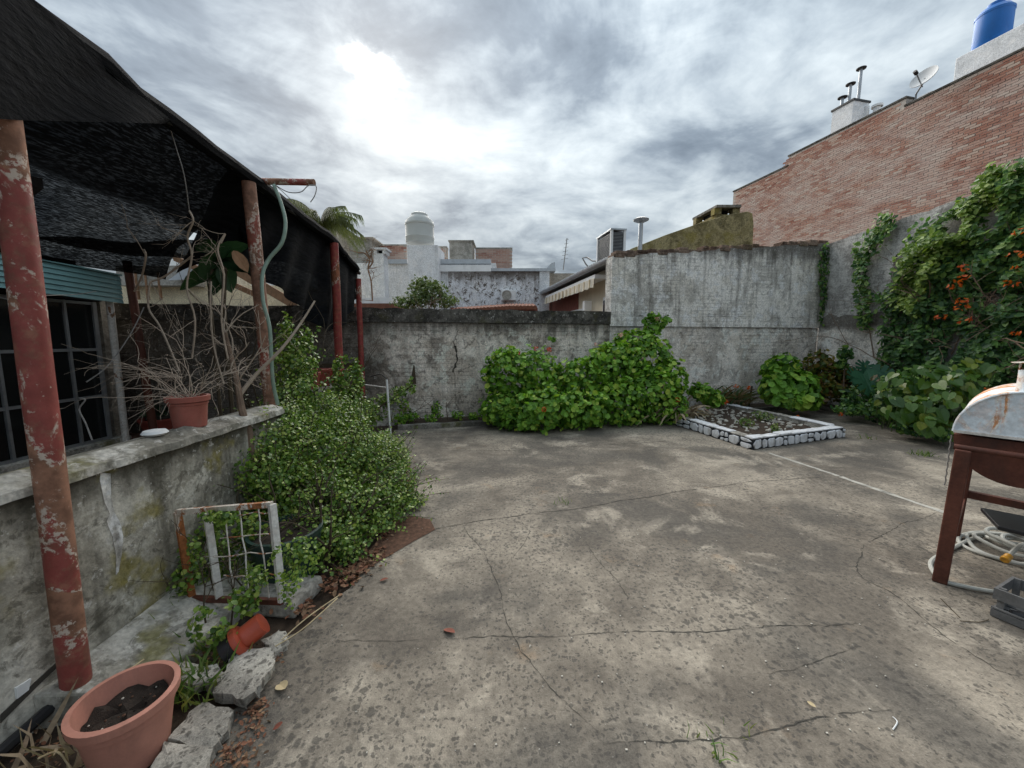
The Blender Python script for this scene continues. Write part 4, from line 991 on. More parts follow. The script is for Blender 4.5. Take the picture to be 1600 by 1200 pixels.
# old door panel leaning on the back wall
dp = thing('old_panel', onW(540, 640, .1), 'small old brown framed panel leaning against the back wall', 'panel')
pa, pb_ = onW(492, 568, .05), onW(566, 565, .05)
zt_ = pa.z; w_ = (pb_ - pa).length
def Df(a, b, z): return Vector((pa.x, pa.y, 0)) + EX * a + EN * b + EZ * z
MB().fbox(Df, (.06, -.01, .1), (w_ - .06, .01, zt_ - .05)).build('sheet', M['old_door'], dp)
for a0, a1, z0, z1 in ((0, .06, .1, zt_), (w_ - .06, w_, .1, zt_), (.061, w_ - .061, zt_ - .06, zt_), (.061, w_ - .061, .1, .16)):
    MB().fbox(Df, (a0, -.02, z0), (a1, .03, z1)).build('frame_bar', M['dark_stem'], dp)
tp = thing('tap_stand', gr(610, 692), 'thin white pipe stand with a cross rod near the back bed', 'pipe stand')
b0 = gr(611, 690); tz = at(606, 592, (b0 - EYE).dot(Vector((0, CP, -SP)))).z
MB().tube([b0, Vector((b0.x - .03, b0.y, tz))], .016, 8).build('standpipe', M['white_paint'], tp)
MB().tube([Vector((b0.x - .02, b0.y, tz - .12)), Vector((b0.x - .42, b0.y + .2, tz - .1))], .011, 8).build('cross_rod', M['white_chipped'], tp)
MB().tube(smooth_path([Vector((b0.x - .02, b0.y, tz)), Vector((b0.x - .15, b0.y + .1, tz + .07)), Vector((b0.x - .34, b0.y + .2, tz + .02))]), .008, 6).build('bent_wire', M['dark_metal'], tp)
sk = onW(646, 600, .25)
tag(MB().prism([sk - EX * .06, sk + EX * .05, sk + EX * .03 + EZ * .32, sk + EX * .01 + EZ * .34], tuple(EN * .03)).build('wooden_stake', M['dark_stem'], None), 'dark pointed wooden stake in the back bed', 'stake')
sk = onW(681, 640, .3)
tag(MB().prism([sk - EX * .05 - EZ * .1, sk + EX * .05 - EZ * .1, sk + EX * .05 + EZ * .18, sk - EX * .05 + EZ * .17], tuple(EN * .03)).build('broken_tile', M['grey_block'], None), 'grey broken tile standing upright in the back bed', 'tile')

# rusty mesh panel
mf = thing('mesh_panel', gr(360, 935), 'rusty white painted metal frame with wire grid leaning by the low wall', 'metal frame')
TL, TR = at(277, 800, 2.09), at(425, 788, 1.98); BL, BR = at(300, 935, 2.11), at(441, 940, 1.98)
def fpix(u, v): return TL.lerp(TR, u).lerp(BL.lerp(BR, u), v)
MB().bar(TL, BL, .032, .022, (1, -.5, 0)).build('frame_bar', M['rust_bar'], mf)
MB().bar(TR, BR, .034, .022, (1, -.5, 0)).build('frame_bar', M['white_chipped'], mf)
MB().bar(TL, TR, .022, .028).build('frame_bar', M['rust_frame'], mf); MB().bar(BL, BR, .022, .028).build('frame_bar', M['stand_brown'], mf)
MB().bar(fpix(.32, .03), fpix(.32, .98), .034, .014, (1, -.5, 0)).build('frame_bar', M['white_chipped'], mf)
def bent(a, b, r, m):
    P = [a.lerp(b, i / 6) + Vector((random.gauss(0, .004), random.gauss(0, .006), random.gauss(0, .004))) for i in range(7)]
    MB().tube(P, r, 6).build('grid_wire', M[m], mf)
for u in (.50, .66, .86): bent(fpix(u, .02), fpix(u, .97), .0035, 'white_chipped')
for v in (.10, .32, .52, .74): bent(fpix(.12 if v == .52 else .42, v), fpix(1, v - .02), .003, 'rust_frame')
# dark green pot behind the frame
gp_ = at(452, 905, 2.45); pot('green_pot', (gp_.x, gp_.y, .02), .20, .30, .85, 'green_plastic', 'big dark green plastic pot under the jade bush behind the mesh frame', fill=.9)
blk = gr(440, 945); tag(MB().hexa([(blk.x - .22, blk.y - .05, -.03), (blk.x + .12, blk.y - .08, -.03), (blk.x + .15, blk.y + .2, -.03), (blk.x - .2, blk.y + .2, -.03), (blk.x - .21, blk.y - .04, .07), (blk.x + .11, blk.y - .07, .06), (blk.x + .14, blk.y + .19, .06), (blk.x - .19, blk.y + .19, .07)]).build('concrete_block', M['stone_grey'], None, bevel=.015), 'grey concrete block under the green pot beside the mesh frame', 'block')
# orange drain fitting
of = thing('drain_fitting', gr(395, 1010), 'bright orange plastic drain pipe fitting with a black end lying in the strip', 'pipe fitting')
o0, o1 = at(412, 972, 1.86), at(362, 1012, 1.80); ax = (o1 - o0); Lo = ax.length; ax.normalize()
rO = .052
MB().lathe(o0, [(.001, .0), (rO * .8, .0), (rO, .003), (rO, Lo * .52), (rO * 1.02, Lo * .55), (rO * .95, Lo * .62)], 28, ax).build('pipe_body', M['orange_pvc'], of, True)
MB().lathe(o0, [(rO * .9, Lo * .6), (rO * 1.35, Lo * .66), (rO * 1.38, Lo * .72), (rO * 1.38, Lo * .82), (rO * 1.1, Lo * .83)], 28, ax).build('flange', M['orange_pvc'], of, True)
MB().lathe(o0, [(rO * 1.12, Lo * .78), (rO * 1.15, Lo * 1.18), (rO * 1.05, Lo * 1.2), (rO * .95, Lo * .9), (.001, Lo * .9)], 28, ax).build('black_socket', M['black_plastic'], of, True)
# broken concrete slabs
def broken_slab(pix, th, label, tilt=(0, 0), z=0.0):
    P = [gr(x, y, th) for x, y in pix]; n = len(P); c_ = sum(P, Vector()) / n; top = []
    for i in range(n):
        a, b = P[i], P[(i + 1) % n]
        for k in range(4): top.append(a.lerp(b, k / 4) + Vector((random.gauss(0, .005), random.gauss(0, .005), 0)))
    m = MB(); N_ = len(top)
    zf = lambda q: th + z + (q.x - c_.x) * tilt[0] + (q.y - c_.y) * tilt[1] + random.gauss(0, .0012)
    inner = [c_.lerp(q, .62) for q in top]
    m.v = [(q.x, q.y, zf(q)) for q in inner] + [(q.x, q.y, zf(q) - .004) for q in top] + [(q.x + random.gauss(0, .008), q.y + random.gauss(0, .008), zf(q) - th * .95) for q in top]
    m.f = [tuple(range(N_))] + [(i, N_ + i, N_ + (i + 1) % N_, (i + 1) % N_) for i in range(N_)] + [(N_ + i, 2 * N_ + i, 2 * N_ + (i + 1) % N_, N_ + (i + 1) % N_) for i in range(N_)]
    tag(m.build('broken_slab', M['slab_concrete'], None), label, 'stone slab')
broken_slab([(333, 1082), (352, 1050), (362, 1022), (400, 1018), (428, 1020), (430, 1045), (408, 1078), (385, 1100)], .05, 'tilted broken concrete slab piece beside the orange drain fitting', (.12, .05), .02)
broken_slab([(262, 1150), (312, 1096), (368, 1106), (350, 1150), (332, 1165)], .045, 'broken concrete slab piece right of the round planter', (.05, .02))
broken_slab([(225, 1210), (262, 1154), (330, 1168), (318, 1240), (262, 1260)], .045, 'broken concrete slab piece at the bottom picture edge by the round planter', (.03, .0))
broken_slab([(255, 1042), (300, 1034), (345, 1042), (350, 1062), (300, 1066), (262, 1062)], .05, 'pale broken slab piece behind the round planter', (.0, .1))
broken_slab([(408, 1000), (432, 985), (450, 988), (446, 1006), (424, 1016)], .04, 'small white broken stone at the slab edge by the orange fitting', (.0, .1))

# ================================================================ GRILL AND CLUTTER ON THE RIGHT
gl = thing('barrel_grill', gr(1495, 925), 'drum barbecue grill with rusty white lid and brown steel stand at the right edge', 'grill')
gc = at(1600, 690, 2.14); gax = Vector((.79, .61, 0)); ge = Vector((-.61, .79, 0)); RG = .262; LG = .78
def Gf(a, b, z): return Vector((gc.x, gc.y, 0)) + ge * a + gax * b + EZ * z    # a to the left, b along the drum, z up
zc_ = gc.z
def half_drum(z0, up, name, mat, r0, b0, b1):
    m = MB(); n = 24; vs = []
    for b in (b0, b1):
        for i in range(n + 1):
            th = math.pi * i / n; vs.append(Gf(r0 * math.cos(th), b, z0 + (1 if up else -1) * r0 * math.sin(th)))
    vs += [Gf(0, b0, z0), Gf(0, b1, z0)]; N_ = n + 1
    m.add(vs, [(i, i + 1, N_ + i + 1, N_ + i) for i in range(n)] + [tuple(range(N_)), tuple(range(2 * N_ - 1, N_ - 1, -1))] + [(0, N_, 2 * N_ - 1, N_ - 1)])
    return m.build(name, mat, gl, True)
lid = half_drum(zc_ + .012, True, 'lid', M['lid_white'], RG, 0, LG)
m = MB(); m.tube([Gf(RG * math.cos(math.pi * i / 24), -.003, zc_ + .012 + RG * math.sin(math.pi * i / 24)) for i in range(25)], .007, 6); m.build('lid_rim', M['lid_white'], lid)
MB().bar(Gf(RG, -.004, zc_ + .012), Gf(-RG, -.004, zc_ + .012), .012, .016).build('lid_edge', M['white_chipped'], lid)
half_drum(zc_ - .01, False, 'fire_bowl', M['stand_brown'], RG * .99, .01, LG)
MB().tube([Gf(0, .12, zc_ + RG - .02), Gf(0, .12, zc_ + RG + .13)], .055, 16).build('chimney', M['lid_white'], gl, True)
for a_ in (-.05, .05): MB().bar(Gf(a_, .12, zc_ + RG + .12), Gf(a_, .12, zc_ + RG + .17), .006, .01).build('cap_strut', M['rust_frame'], gl)
MB().lathe(Gf(0, .12, zc_ + RG + .17), [(.001, .012), (.085, .004), (.085, 0), (.001, .004)], 20).build('chimney_cap', M['rust_frame'], gl)
la = RG * .80
MB().tube([Gf(RG * .95, -.05, zc_ - .075), Gf(-RG, -.05, zc_ - .075)], .017, 12).build('front_rail', M['stand_brown'], gl, True)
for a_, b_ in ((la, -.055), (-la, -.055), (la, LG + .05), (-la, LG + .05)):
    sp = .06 if a_ > 0 else -.06
    MB().bar(Gf(a_, b_, zc_ - .085), Gf(a_ + sp * .35, b_, 0), .066, .066, tuple(gax)).build('leg', M['stand_brown'], gl, bevel=.006)
for a_ in (la + .01, -la - .01):
    MB().bar(Gf(a_, -.02, .30), Gf(a_, LG + .02, .30), .045, .05).build('stretcher', M['stand_brown'], gl)
MB().bar(Gf(la, LG + .05, .355), Gf(-la, LG + .05, .355), .045, .05).build('stretcher', M['stand_brown'], gl)
chn = [Gf(RG * 1.02, .02, zc_ - .02 - .32 * i / 14) for i in range(15)]
for i in range(14): MB().bar(chn[i], chn[i + 1] + Vector((.003 * (-1) ** i, 0, 0)), .004, .006).build('chain_link', M['wire'], gl)
pk = thing('black_board', Gf(.1, .3, .335), 'black flat board resting on the lower bar of the grill stand', 'board')
MB().hexa([Gf(*q) for q in ((.04, .22, .33), (-.24, .20, .33), (-.24, .60, .33), (.12, .55, .33), (.04, .22, .355), (-.24, .20, .355), (-.24, .60, .355), (.12, .55, .355))]).build('board', M['black_plastic'], pk, bevel=.004)
# coiled hose
hc = gr(1600, 868); hp = []
for i in range(150):
    th = i * .26; rr_ = .10 + .17 * (.5 + .5 * math.sin(i * .037 + 1)) + .02 * math.sin(i * .7)
    hp.append(Vector((hc.x + .02 + rr_ * 1.15 * math.cos(th), hc.y + .03 + rr_ * math.sin(th), .016 + .028 * (i // 40) + .006 * math.sin(i))))
tailp = [gr(1530, 838, .016), gr(1478, 862, .016), gr(1454, 880, .016), gr(1470, 905, .016), gr(1510, 917, .016), gr(1555, 925, .016)]
ho = thing('coiled_hose', hc, 'coil of pale grey hose with yellow connector under the grill', 'hose')
MB().tube(smooth_path(hp, 2), .0125, 8).build('hose_coil', M['hose_grey'], ho, True)
MB().tube(smooth_path([hp[0]] + [gr(1560, 845, .03)] + tailp), .0125, 8).build('hose_loop', M['hose_grey'], ho, True)
c0, c1 = at(1577, 868, 2.43), at(1556, 888, 2.38)
MB().tube(smooth_path([gr(1600, 850, .10), at(1590, 855, 2.46), c0]), .0125, 8).build('hose_end', M['hose_grey'], ho, True)
ca_ = (c1 - c0).normalized()
MB().lathe(c0, [(.001, 0), (.013, 0), (.019, .006), (.019, .03), (.016, .034), (.021, .04), (.021, .06), (.015, .062), (.001, .055)], 14, ca_).build('connector', M['brass_yellow'], ho, True)
# slatted crate
cr = thing('slatted_crate', gr(1545, 950), 'small grey slatted crate on the slab at the right edge', 'crate')
k0 = gr(1546, 962); kd = (gr(1600, 985) - k0).normalized(); kn = Vector((-kd.y, kd.x, 0))
def Kf(a, b, z): return Vector((k0.x, k0.y, 0)) + kd * a + kn * b + EZ * z
for b0_ in (0, .24):
    for z0, z1 in ((.005, .045), (.05, .058), (.105, .165)): MB().fbox(Kf, (0, b0_, z0), (.36, b0_ + .012, z1)).build('slat', M['crate_grey'], cr)
for a0_ in (.002, .346):
    for z0, z1 in ((.005, .05), (.105, .165)): MB().fbox(Kf, (a0_, .013, z0), (a0_ + .012, .239, z1)).build('slat', M['crate_grey'], cr)
for a_, b_ in ((.014, .013), (.32, .013), (.014, .22), (.32, .22)): MB().fbox(Kf, (a_, b_, 0), (a_ + .025, b_ + .018, .17)).build('corner_post', M['crate_grey'], cr)
for k in range(4): MB().fbox(Kf, (.015, .02 + .055 * k, .006), (.345, .06 + .055 * k, .014)).build('bottom_slat', M['crate_grey'], cr)
MB().tube([Kf(.06, .05, .03), Kf(.3, .2, .06)], .028, 10).build('dark_tube', M['dark_metal'], cr)

# ================================================================ WHITE STONE PLANTER
pl = thing('stone_planter', gr(1175, 703), 'raised planter bed edged with white painted stones and black joints', 'planter')
B0 = gr(1175, 703); C0 = gr(1319, 683); A0 = Vector((2.66, 7.55, 0))
pu = (C0 - B0); pw_ = pu.length; pu.normalize(); pv = (A0 - B0); pl_ = pv.length; pv.normalize()
def Sf(a, b, z): return B0 + pu * a + pv * b + EZ * z
hP = .155; tk_ = .14
MB().fbox(Sf, (0, 0, -.03), (pw_, tk_, hP - .014)).build('kerb_core', M['joint_black'], pl)
MB().fbox(Sf, (0, tk_ + .001, -.03), (tk_, pl_, hP - .014)).build('kerb_core', M['joint_black'], pl)
MB().fbox(Sf, (pw_ - tk_, tk_ + .001, -.03), (pw_, pl_, hP - .014)).build('kerb_core', M['stone_grey'], pl)
def cap(a0, b0, a1, b1, mat='stone_white'):
    j = lambda k=.012: random.uniform(-k, k); z0, z1 = hP - .012, hP + random.uniform(.004, .02)
    c4 = [(a0 + j(), b0 + j(.008)), (a1 + j(), b0 + j(.008)), (a1 + j(), b1 + j()), (a0 + j(), b1 + j())]
    MB().hexa([Sf(x, y, z0) for x, y in c4] + [Sf(x + j(.008), y + j(.008), z1 + j(.006)) for x, y in c4]).build('cap_stone', M[mat], pl, bevel=.014)
a = 0.0
while a < pw_ - .03:
    b = min(pw_, a + random.uniform(.22, .42)); cap(a, 0, b - .006, tk_ + random.uniform(-.01, .01)); a = b
for side in (0, 1):
    b = tk_ + .012
    while b < pl_ - .05:
        e = min(pl_, b + random.uniform(.25, .6)); x0 = 0 if side == 0 else pw_ - tk_
        if random.random() < (.95 if side == 0 else .88): cap(x0, b, x0 + tk_, e - .008, 'stone_white' if random.random() < .7 else 'stone_grey')
        b = e
def face_stones(fr, L):
    s_ = .008
    while s_ < L - .03:
        w_ = random.choice((.07, .10, .13, .16, .19)); w_ = min(w_, L - s_ - .004)
        if w_ > .09 and random.random() < .72: rects = [(s_, .004, s_ + w_, hP - .018)]
        else:
            zm = random.uniform(.05, .10); rects = [(s_, .004, s_ + w_, zm - .008), (s_ + random.uniform(0, .01), zm + .008, s_ + w_, hP - .018)]
        for x0, z0, x1, z1 in rects:
            cx, cz, hx, hz = (x0 + x1) / 2, (z0 + z1) / 2, (x1 - x0) / 2, (z1 - z0) / 2
            pts = []
            for k in range(9):
                th = 2 * math.pi * k / 9 + random.uniform(-.25, .25); ct, st_ = math.cos(th), math.sin(th); q = 1 / max(abs(ct), abs(st_)); q = q * random.uniform(.86, 1.0)
                pts.append((cx + hx * max(-1, min(1, ct * q)), cz + hz * max(-1, min(1, st_ * q))))
            m = MB(); n = len(pts); dpt = random.uniform(.010, .02)
            m.v = [tuple(fr(x, 0, z)) for x, z in pts] + [tuple(fr(cx + (x - cx) * .93, dpt, cz + (z - cz) * .92)) for x, z in pts] + [tuple(fr(cx, dpt + .004, cz))]
            m.f = [(i, (i + 1) % n, n + (i + 1) % n, n + i) for i in range(n)] + [(n + i, n + (i + 1) % n, 2 * n) for i in range(n)]
            m.build('stone', M['stone_white'], pl)
        s_ += w_ + .012
face_stones(lambda s, d, z: Sf(s, -d, z), pw_)
face_stones(lambda s, d, z: Sf(-d, s, z), pl_ * .8)
m = MB(); nx, ny = 22, 28
for j in range(ny + 1):
    for i in range(nx + 1): m.v.append(tuple(Sf(lerp(tk_ - .01, pw_ - tk_ + .01, i / nx), lerp(tk_ - .01, pl_, j / ny), .085 + random.gauss(0, .012))))
m.f = [(j * (nx + 1) + i, j * (nx + 1) + i + 1, (j + 1) * (nx + 1) + i + 1, (j + 1) * (nx + 1) + i) for j in range(ny) for i in range(nx)]
m.build('planter_soil', M['soil'], pl, True)
k = 260; tv_ = np.array(bme.v)
ps = np.array([Sf(random.uniform(tk_, pw_ - tk_), tk_ + (pl_ - tk_) * random.random() ** .7, .10) for _ in range(k)])
ang = rng.uniform(0, 6.28, k); sz = rng.uniform(.02, .09, (k, 3)) * np.array([1, .7, .4])
loc = tv_[None] * sz[:, None, :] * np.where(tv_[None, :, 2:] > 0, .75, 1.0)
Rm = np.stack([np.stack([np.cos(ang), -np.sin(ang), 0 * ang], 1), np.stack([np.sin(ang), np.cos(ang), 0 * ang], 1), np.stack([0 * ang, 0 * ang, 1 + 0 * ang], 1)], 1)
V = ps[:, None, :] + np.einsum('kij,kvj->kvi', Rm, loc)
stuff(npmesh('rubble', V.reshape(-1, 3), bme.f, 8, k, rng.random(k), M['pebble_pale'], pl))

# ================================================================ PLANTS
def tmpl(kind):
    if kind == 'oval': return np.array([(0, -.5, 0), (.24, -.18, .06), (.26, .16, .06), (0, .5, -.03), (-.26, .16, .06), (-.24, -.18, .06)]), [(0, 1, 2, 3), (0, 3, 4, 5)]
    if kind == 'jade': return np.array([(0, -.5, 0), (.36, -.16, .05), (.40, .2, .05), (0, .5, 0), (-.40, .2, .05), (-.36, -.16, .05)]), [(0, 1, 2, 3), (0, 3, 4, 5)]
    if kind == 'round':
        v = [(0, -.05, -.10)]
        for k in range(10):
            a = 2 * math.pi * k / 10 + .3; r = .5 * (1 - .12 * (k % 2)); v.append((r * math.cos(a), r * math.sin(a), .06 * (k % 3 - 1)))
        return np.array(v), [(0, 1 + k, 1 + (k + 1) % 10) for k in range(10)]
    if kind == 'blade': return np.array([(-.06, 0, 0), (.06, 0, 0), (.045, .55, .10), (-.045, .55, .10), (0, 1, .02)]), [(0, 1, 2, 3), (3, 2, 4)]
    if kind == 'petal': return np.array([(0, 0, 0), (.2, .3, .1), (0, .6, .25), (-.2, .3, .1), (.35, .05, .1), (.5, .3, .3), (.2, .45, .2), (-.35, .05, .1), (-.5, .3, .3), (-.2, .45, .2)]), [(0, 1, 2, 3), (0, 4, 5, 6), (0, 9, 8, 7)]
def norm(a): return a / np.maximum(np.linalg.norm(a, axis=-1, keepdims=True), 1e-9)
def leaves(name, P, Nn, size, kind, mat, parent, jitter=.5, attr=None, up=.3):
    P = np.asarray(P, float); k = len(P)
    if k == 0: return None
    tv, fc = tmpl(kind)
    Nv = norm(np.asarray(Nn, float) + rng.normal(0, jitter, (k, 3)) + np.array([0, 0, up]))
    T = norm(np.cross(Nv, norm(rng.normal(0, 1, (k, 3))))); Bv = np.cross(Nv, T)
    s = rng.uniform(size[0], size[1], k)[:, None, None]
    V = P[:, None, :] + s * (tv[None, :, 0:1] * T[:, None] + tv[None, :, 1:2] * Bv[:, None] + tv[None, :, 2:3] * Nv[:, None])
    o = npmesh(name, V.reshape(-1, 3), fc, len(tv), k, rng.random(k) if attr is None else attr, M[mat], parent)
    return stuff(o)
def blob(px, py, t_, rx, ry, rd):                     # ellipsoid given by its place and extent
    c = at(px, py, t_); return np.array(c), np.array([rx * t_ / F, rd, ry * t_ / F])
def blob_pts(blobs, n, depth=.35, zmin=.02):
    vol = np.array([b[1][0] * b[1][1] + b[1][0] * b[1][2] for b in blobs]); pr = vol / vol.sum()
    out, nor = [], []
    while len(out) < n:
        i = rng.choice(len(blobs), p=pr); c, r = blobs[i]
        d = norm(rng.normal(0, 1, 3)); q = 1 - abs(rng.normal(0, depth * .5))
        q *= 1 + .17 * math.sin(11 * d[0] + 5 * i) * math.sin(9 * d[2] + 3 * i)          # lumpy outline
        p = c + d * r * q
        if p[2] < zmin: continue
        if n > 1000 and math.sin(p[0] * 15 + 1.3 * math.sin(p[2] * 9)) * math.sin(p[1] * 11 + 1) * math.sin(p[2] * 17 + 2 + math.sin(p[0] * 7)) > .42: continue      # gaps
        if any(j != i and (((p - b[0]) / b[1]) ** 2).sum() < .35 for j, b in enumerate(blobs)): continue
        out.append(p); nor.append(d / r)
    return np.array(out), norm(np.array(nor))
def twigs(m, start, dirn, length, r, depth, spread=.5, seg=4, grav=0):
    p = Vector(start); d = Vector(dirn).normalized(); pts = [p.copy()]; L_ = length / seg
    for i in range(seg):
        d = (d + Vector((random.gauss(0, .16), random.gauss(0, .16), random.gauss(0, .16) - grav))).normalized(); p = p + d * L_; pts.append(p.copy())
    m.tube(pts, [r * (1 - .55 * i / seg) for i in range(seg + 1)], 5 if r > .006 else 4, False)
    if depth > 0:
        for _ in range(random.randint(2, 3)):
            i = random.randint(1, seg); dd = (d + Vector((random.gauss(0, spread), random.gauss(0, spread), random.gauss(0, spread)))).normalized()
            twigs(m, pts[i], dd, length * random.uniform(.5, .8), r * .55, depth - 1, spread, seg, grav)
def sprigs(P, Nn, n, ln, size, kind, mat, parent, stem='green_stem', per=14, up=.6):
    '''loose shoots standing out of a bush, leaves in pairs along each'''
    m = MB(); lp, lnr = [], []
    for i in rng.choice(len(P), n, replace=False):
        p = Vector(P[i]); d = (Vector(Nn[i]) + Vector((random.gauss(0, .35), random.gauss(0, .35), up + random.gauss(0, .3)))).normalized(); L_ = random.uniform(*ln); pts = [p - d * .08]
        for k in range(6):
            d = (d + Vector((random.gauss(0, .10), random.gauss(0, .10), random.gauss(-.04, .08)))).normalized(); pts.append(pts[-1] + d * (L_ / 6 + .013))
        m.tube(pts, [.004 - .0004 * k for k in range(7)], 4, False)
        for k in range(per):
            u = k / per * 6; a_, b_ = pts[int(u)], pts[min(6, int(u) + 1)]; q = a_.lerp(b_, u - int(u)); sd_ = d.orthogonal().normalized(); sd_.rotate(Matrix.Rotation(k * 2.4, 3, d))
            lp.append(q + sd_ * size[1] * .45); lnr.append(sd_ * .5 + d * .6)
    m.build('shoots', M[stem], parent); return leaves('shoot_leaves', np.array(lp), np.array(lnr), size, kind, mat, parent, .35, up=.4)
def plant(name, base, label, cat, group=None): return thing(name, base, label, cat, group)

# ---- jade bush spilling over the strip
jb = plant('jade_bush', gr(500, 900), 'large small leaved green jade bush spilling from the strip onto the slab', 'bush')
jbl = [blob(*q) for q in ((420, 700, 2.95, 42, 62, .2), (402, 735, 2.7, 34, 50, .14), (440, 660, 3.3, 36, 30, .2), (455, 700, 3.3, 70, 70, .35), (520, 720, 3.5, 85, 75, .45), (575, 735, 3.7, 62, 62, .4), (610, 760, 3.6, 42, 45, .3), (470, 790, 2.9, 80, 70, .35), (540, 800, 3.0, 80, 62, .35), (590, 800, 3.2, 55, 48, .3), (490, 850, 2.6, 65, 55, .28),
                          (440, 770, 2.8, 50, 70, .25), (530, 860, 2.7, 45, 35, .2), (500, 650, 3.9, 60, 40, .35), (640, 785, 3.45, 25, 12, .12), (545, 880, 2.6, 25, 22, .1))]
P, Nn = blob_pts(jbl, 32000, .6); stuff(leaves('foliage', P, Nn, (.014, .032), 'jade', 'jade_leaf', jb, .7))
sprigs(P, Nn, 380, (.12, .40), (.014, .030), 'jade', 'jade_leaf', jb, 'dark_stem', 18)
P, Nn = blob_pts([blob(450, 905, 1.92, 20, 48, .05), blob(436, 875, 1.90, 16, 30, .04), blob(470, 870, 2.1, 30, 35, .1), blob(345, 808, 2.0, 34, 12, .04), blob(305, 870, 2.02, 12, 40, .03), blob(400, 905, 1.95, 20, 25, .04)], 1100, .7); leaves('hanging_sprigs', P, Nn, (.013, .026), 'jade', 'jade_leaf', jb, .8)
m = MB()
for x, y, t_ in ((500, 890, 2.8), (470, 880, 2.7), (540, 850, 3.1), (500, 860, 3.0), (560, 830, 3.3), (450, 880, 2.7)):
    b = gr(x, y); b.z = -.02
    for k in range(2): twigs(m, b, (random.gauss(0, .3), random.gauss(0, .3), 1), random.uniform(.3, .5), .014, 2, .5)
m.build('branches', M['dark_stem'], jb)
# upright shoots around the posts
js = plant('jade_shoots', gr(470, 760), 'tall upright jade shoots between the rusty post and the red pots', 'bush')
jbl = [blob(*q) for q in ((455, 590, 3.9, 26, 75, .16), (447, 530, 3.8, 14, 40, .1), (470, 620, 3.8, 25, 40, .2), (480, 560, 4.1, 16, 45, .12), (440, 640, 3.7, 30, 40, .2))]
P, Nn = blob_pts(jbl, 2800, .7); stuff(leaves('foliage', P, Nn, (.024, .042), 'jade', 'jade_leaf', js, .8)); sprigs(P, Nn, 40, (.15, .4), (.024, .042), 'jade', 'jade_leaf', js, 'dark_stem', 18, 1.2)
m = MB()
for x in (440, 452, 465, 480):
    b = gr(x, 740); b.z = .2; twigs(m, b, (random.gauss(0, .05), .0, 1), 1.3, .012, 2, .35, 6)
m.build('branches', M['dark_stem'], js)
j3 = plant('post_jade', gr(540, 690), 'narrow jade bush climbing round the foot of the red post', 'bush')
jbl = [blob(*q) for q in ((540, 620, 4.9, 20, 65, .15), (528, 585, 4.9, 9, 28, .08), (556, 600, 5.0, 14, 40, .1), (525, 640, 4.8, 20, 40, .2), (560, 650, 4.9, 22, 32, .2))]
P, Nn = blob_pts(jbl, 2400, .7); stuff(leaves('foliage', P, Nn, (.028, .05), 'jade', 'jade_leaf', j3, .8)); sprigs(P, Nn, 30, (.12, .35), (.026, .045), 'jade', 'jade_leaf', j3, 'dark_stem', 16, 1.2)
m = MB(); 
for x in (530, 545, 556): b = gr(x, 690); twigs(m, b, (0, 0, 1), 1.0, .012, 2, .3, 6)
m.build('branches', M['dark_stem'], j3)
pb2 = plant('pale_bush', gr(595, 760), 'pale yellow green feathery clump beside the white pipe stand', 'bush')
P, Nn = blob_pts([blob(592, 700, 4.2, 40, 24, .3), blob(575, 712, 4.1, 30, 22, .25), blob(612, 715, 4.2, 26, 22, .2)], 2000, .5); stuff(leaves('foliage', P, Nn, (.05, .10), 'blade', 'jade_pale', pb2, .6, up=.8))
m = MB(); b = gr(592, 760)
for k in range(6): twigs(m, b, (random.gauss(0, .4), random.gauss(0, .3), 1), .35, .01, 2)
m.build('branches', M['dark_stem'], pb2)
ab = plant('arching_bush', gr(600, 690), 'arching leafy branch reaching right over the back bed kerb', 'bush')
P, Nn = blob_pts([blob(582, 640, 5.6, 24, 22, .2), blob(605, 625, 5.7, 22, 12, .12), blob(630, 612, 5.8, 22, 12, .12), blob(643, 603, 5.8, 9, 16, .1), blob(575, 655, 5.5, 22, 18, .2)], 1100, .7); stuff(leaves('foliage', P, Nn, (.03, .06), 'oval', 'jade_leaf', ab, .8))
m = MB(); m.tube(smooth_path([gr(570, 690), at(585, 645, 5.6), at(615, 622, 5.7), at(645, 602, 5.8)]), .015, 6)
m.build('branches', M['dark_stem'], ab)
bd_ = plant('bed_weeds', onW(660, 650, .3), 'scruffy low weeds and dead stems in the back bed left of the hedge', 'weeds')
P, Nn = blob_pts([blob(640, 650, 6.7, 14, 10, .12), blob(625, 655, 6.5, 12, 10, .1), blob(682, 642, 6.8, 10, 16, .1), blob(715, 648, 6.9, 12, 7, .1), blob(672, 655, 6.6, 10, 8, .1), blob(740, 650, 6.9, 10, 6, .1), blob(632, 635, 6.7, 10, 12, .1)], 700, .7); stuff(leaves('foliage', P, Nn, (.03, .08), 'oval', 'geranium_leaf', bd_, .8))
m = MB()
for x in (635, 650, 660, 690, 700, 655): twigs(m, onW(x, 655, .3), (random.gauss(0, 1), -.2, .7), .35, .010, 2, .8)
m.build('dead_stems', M['bark'], bd_)
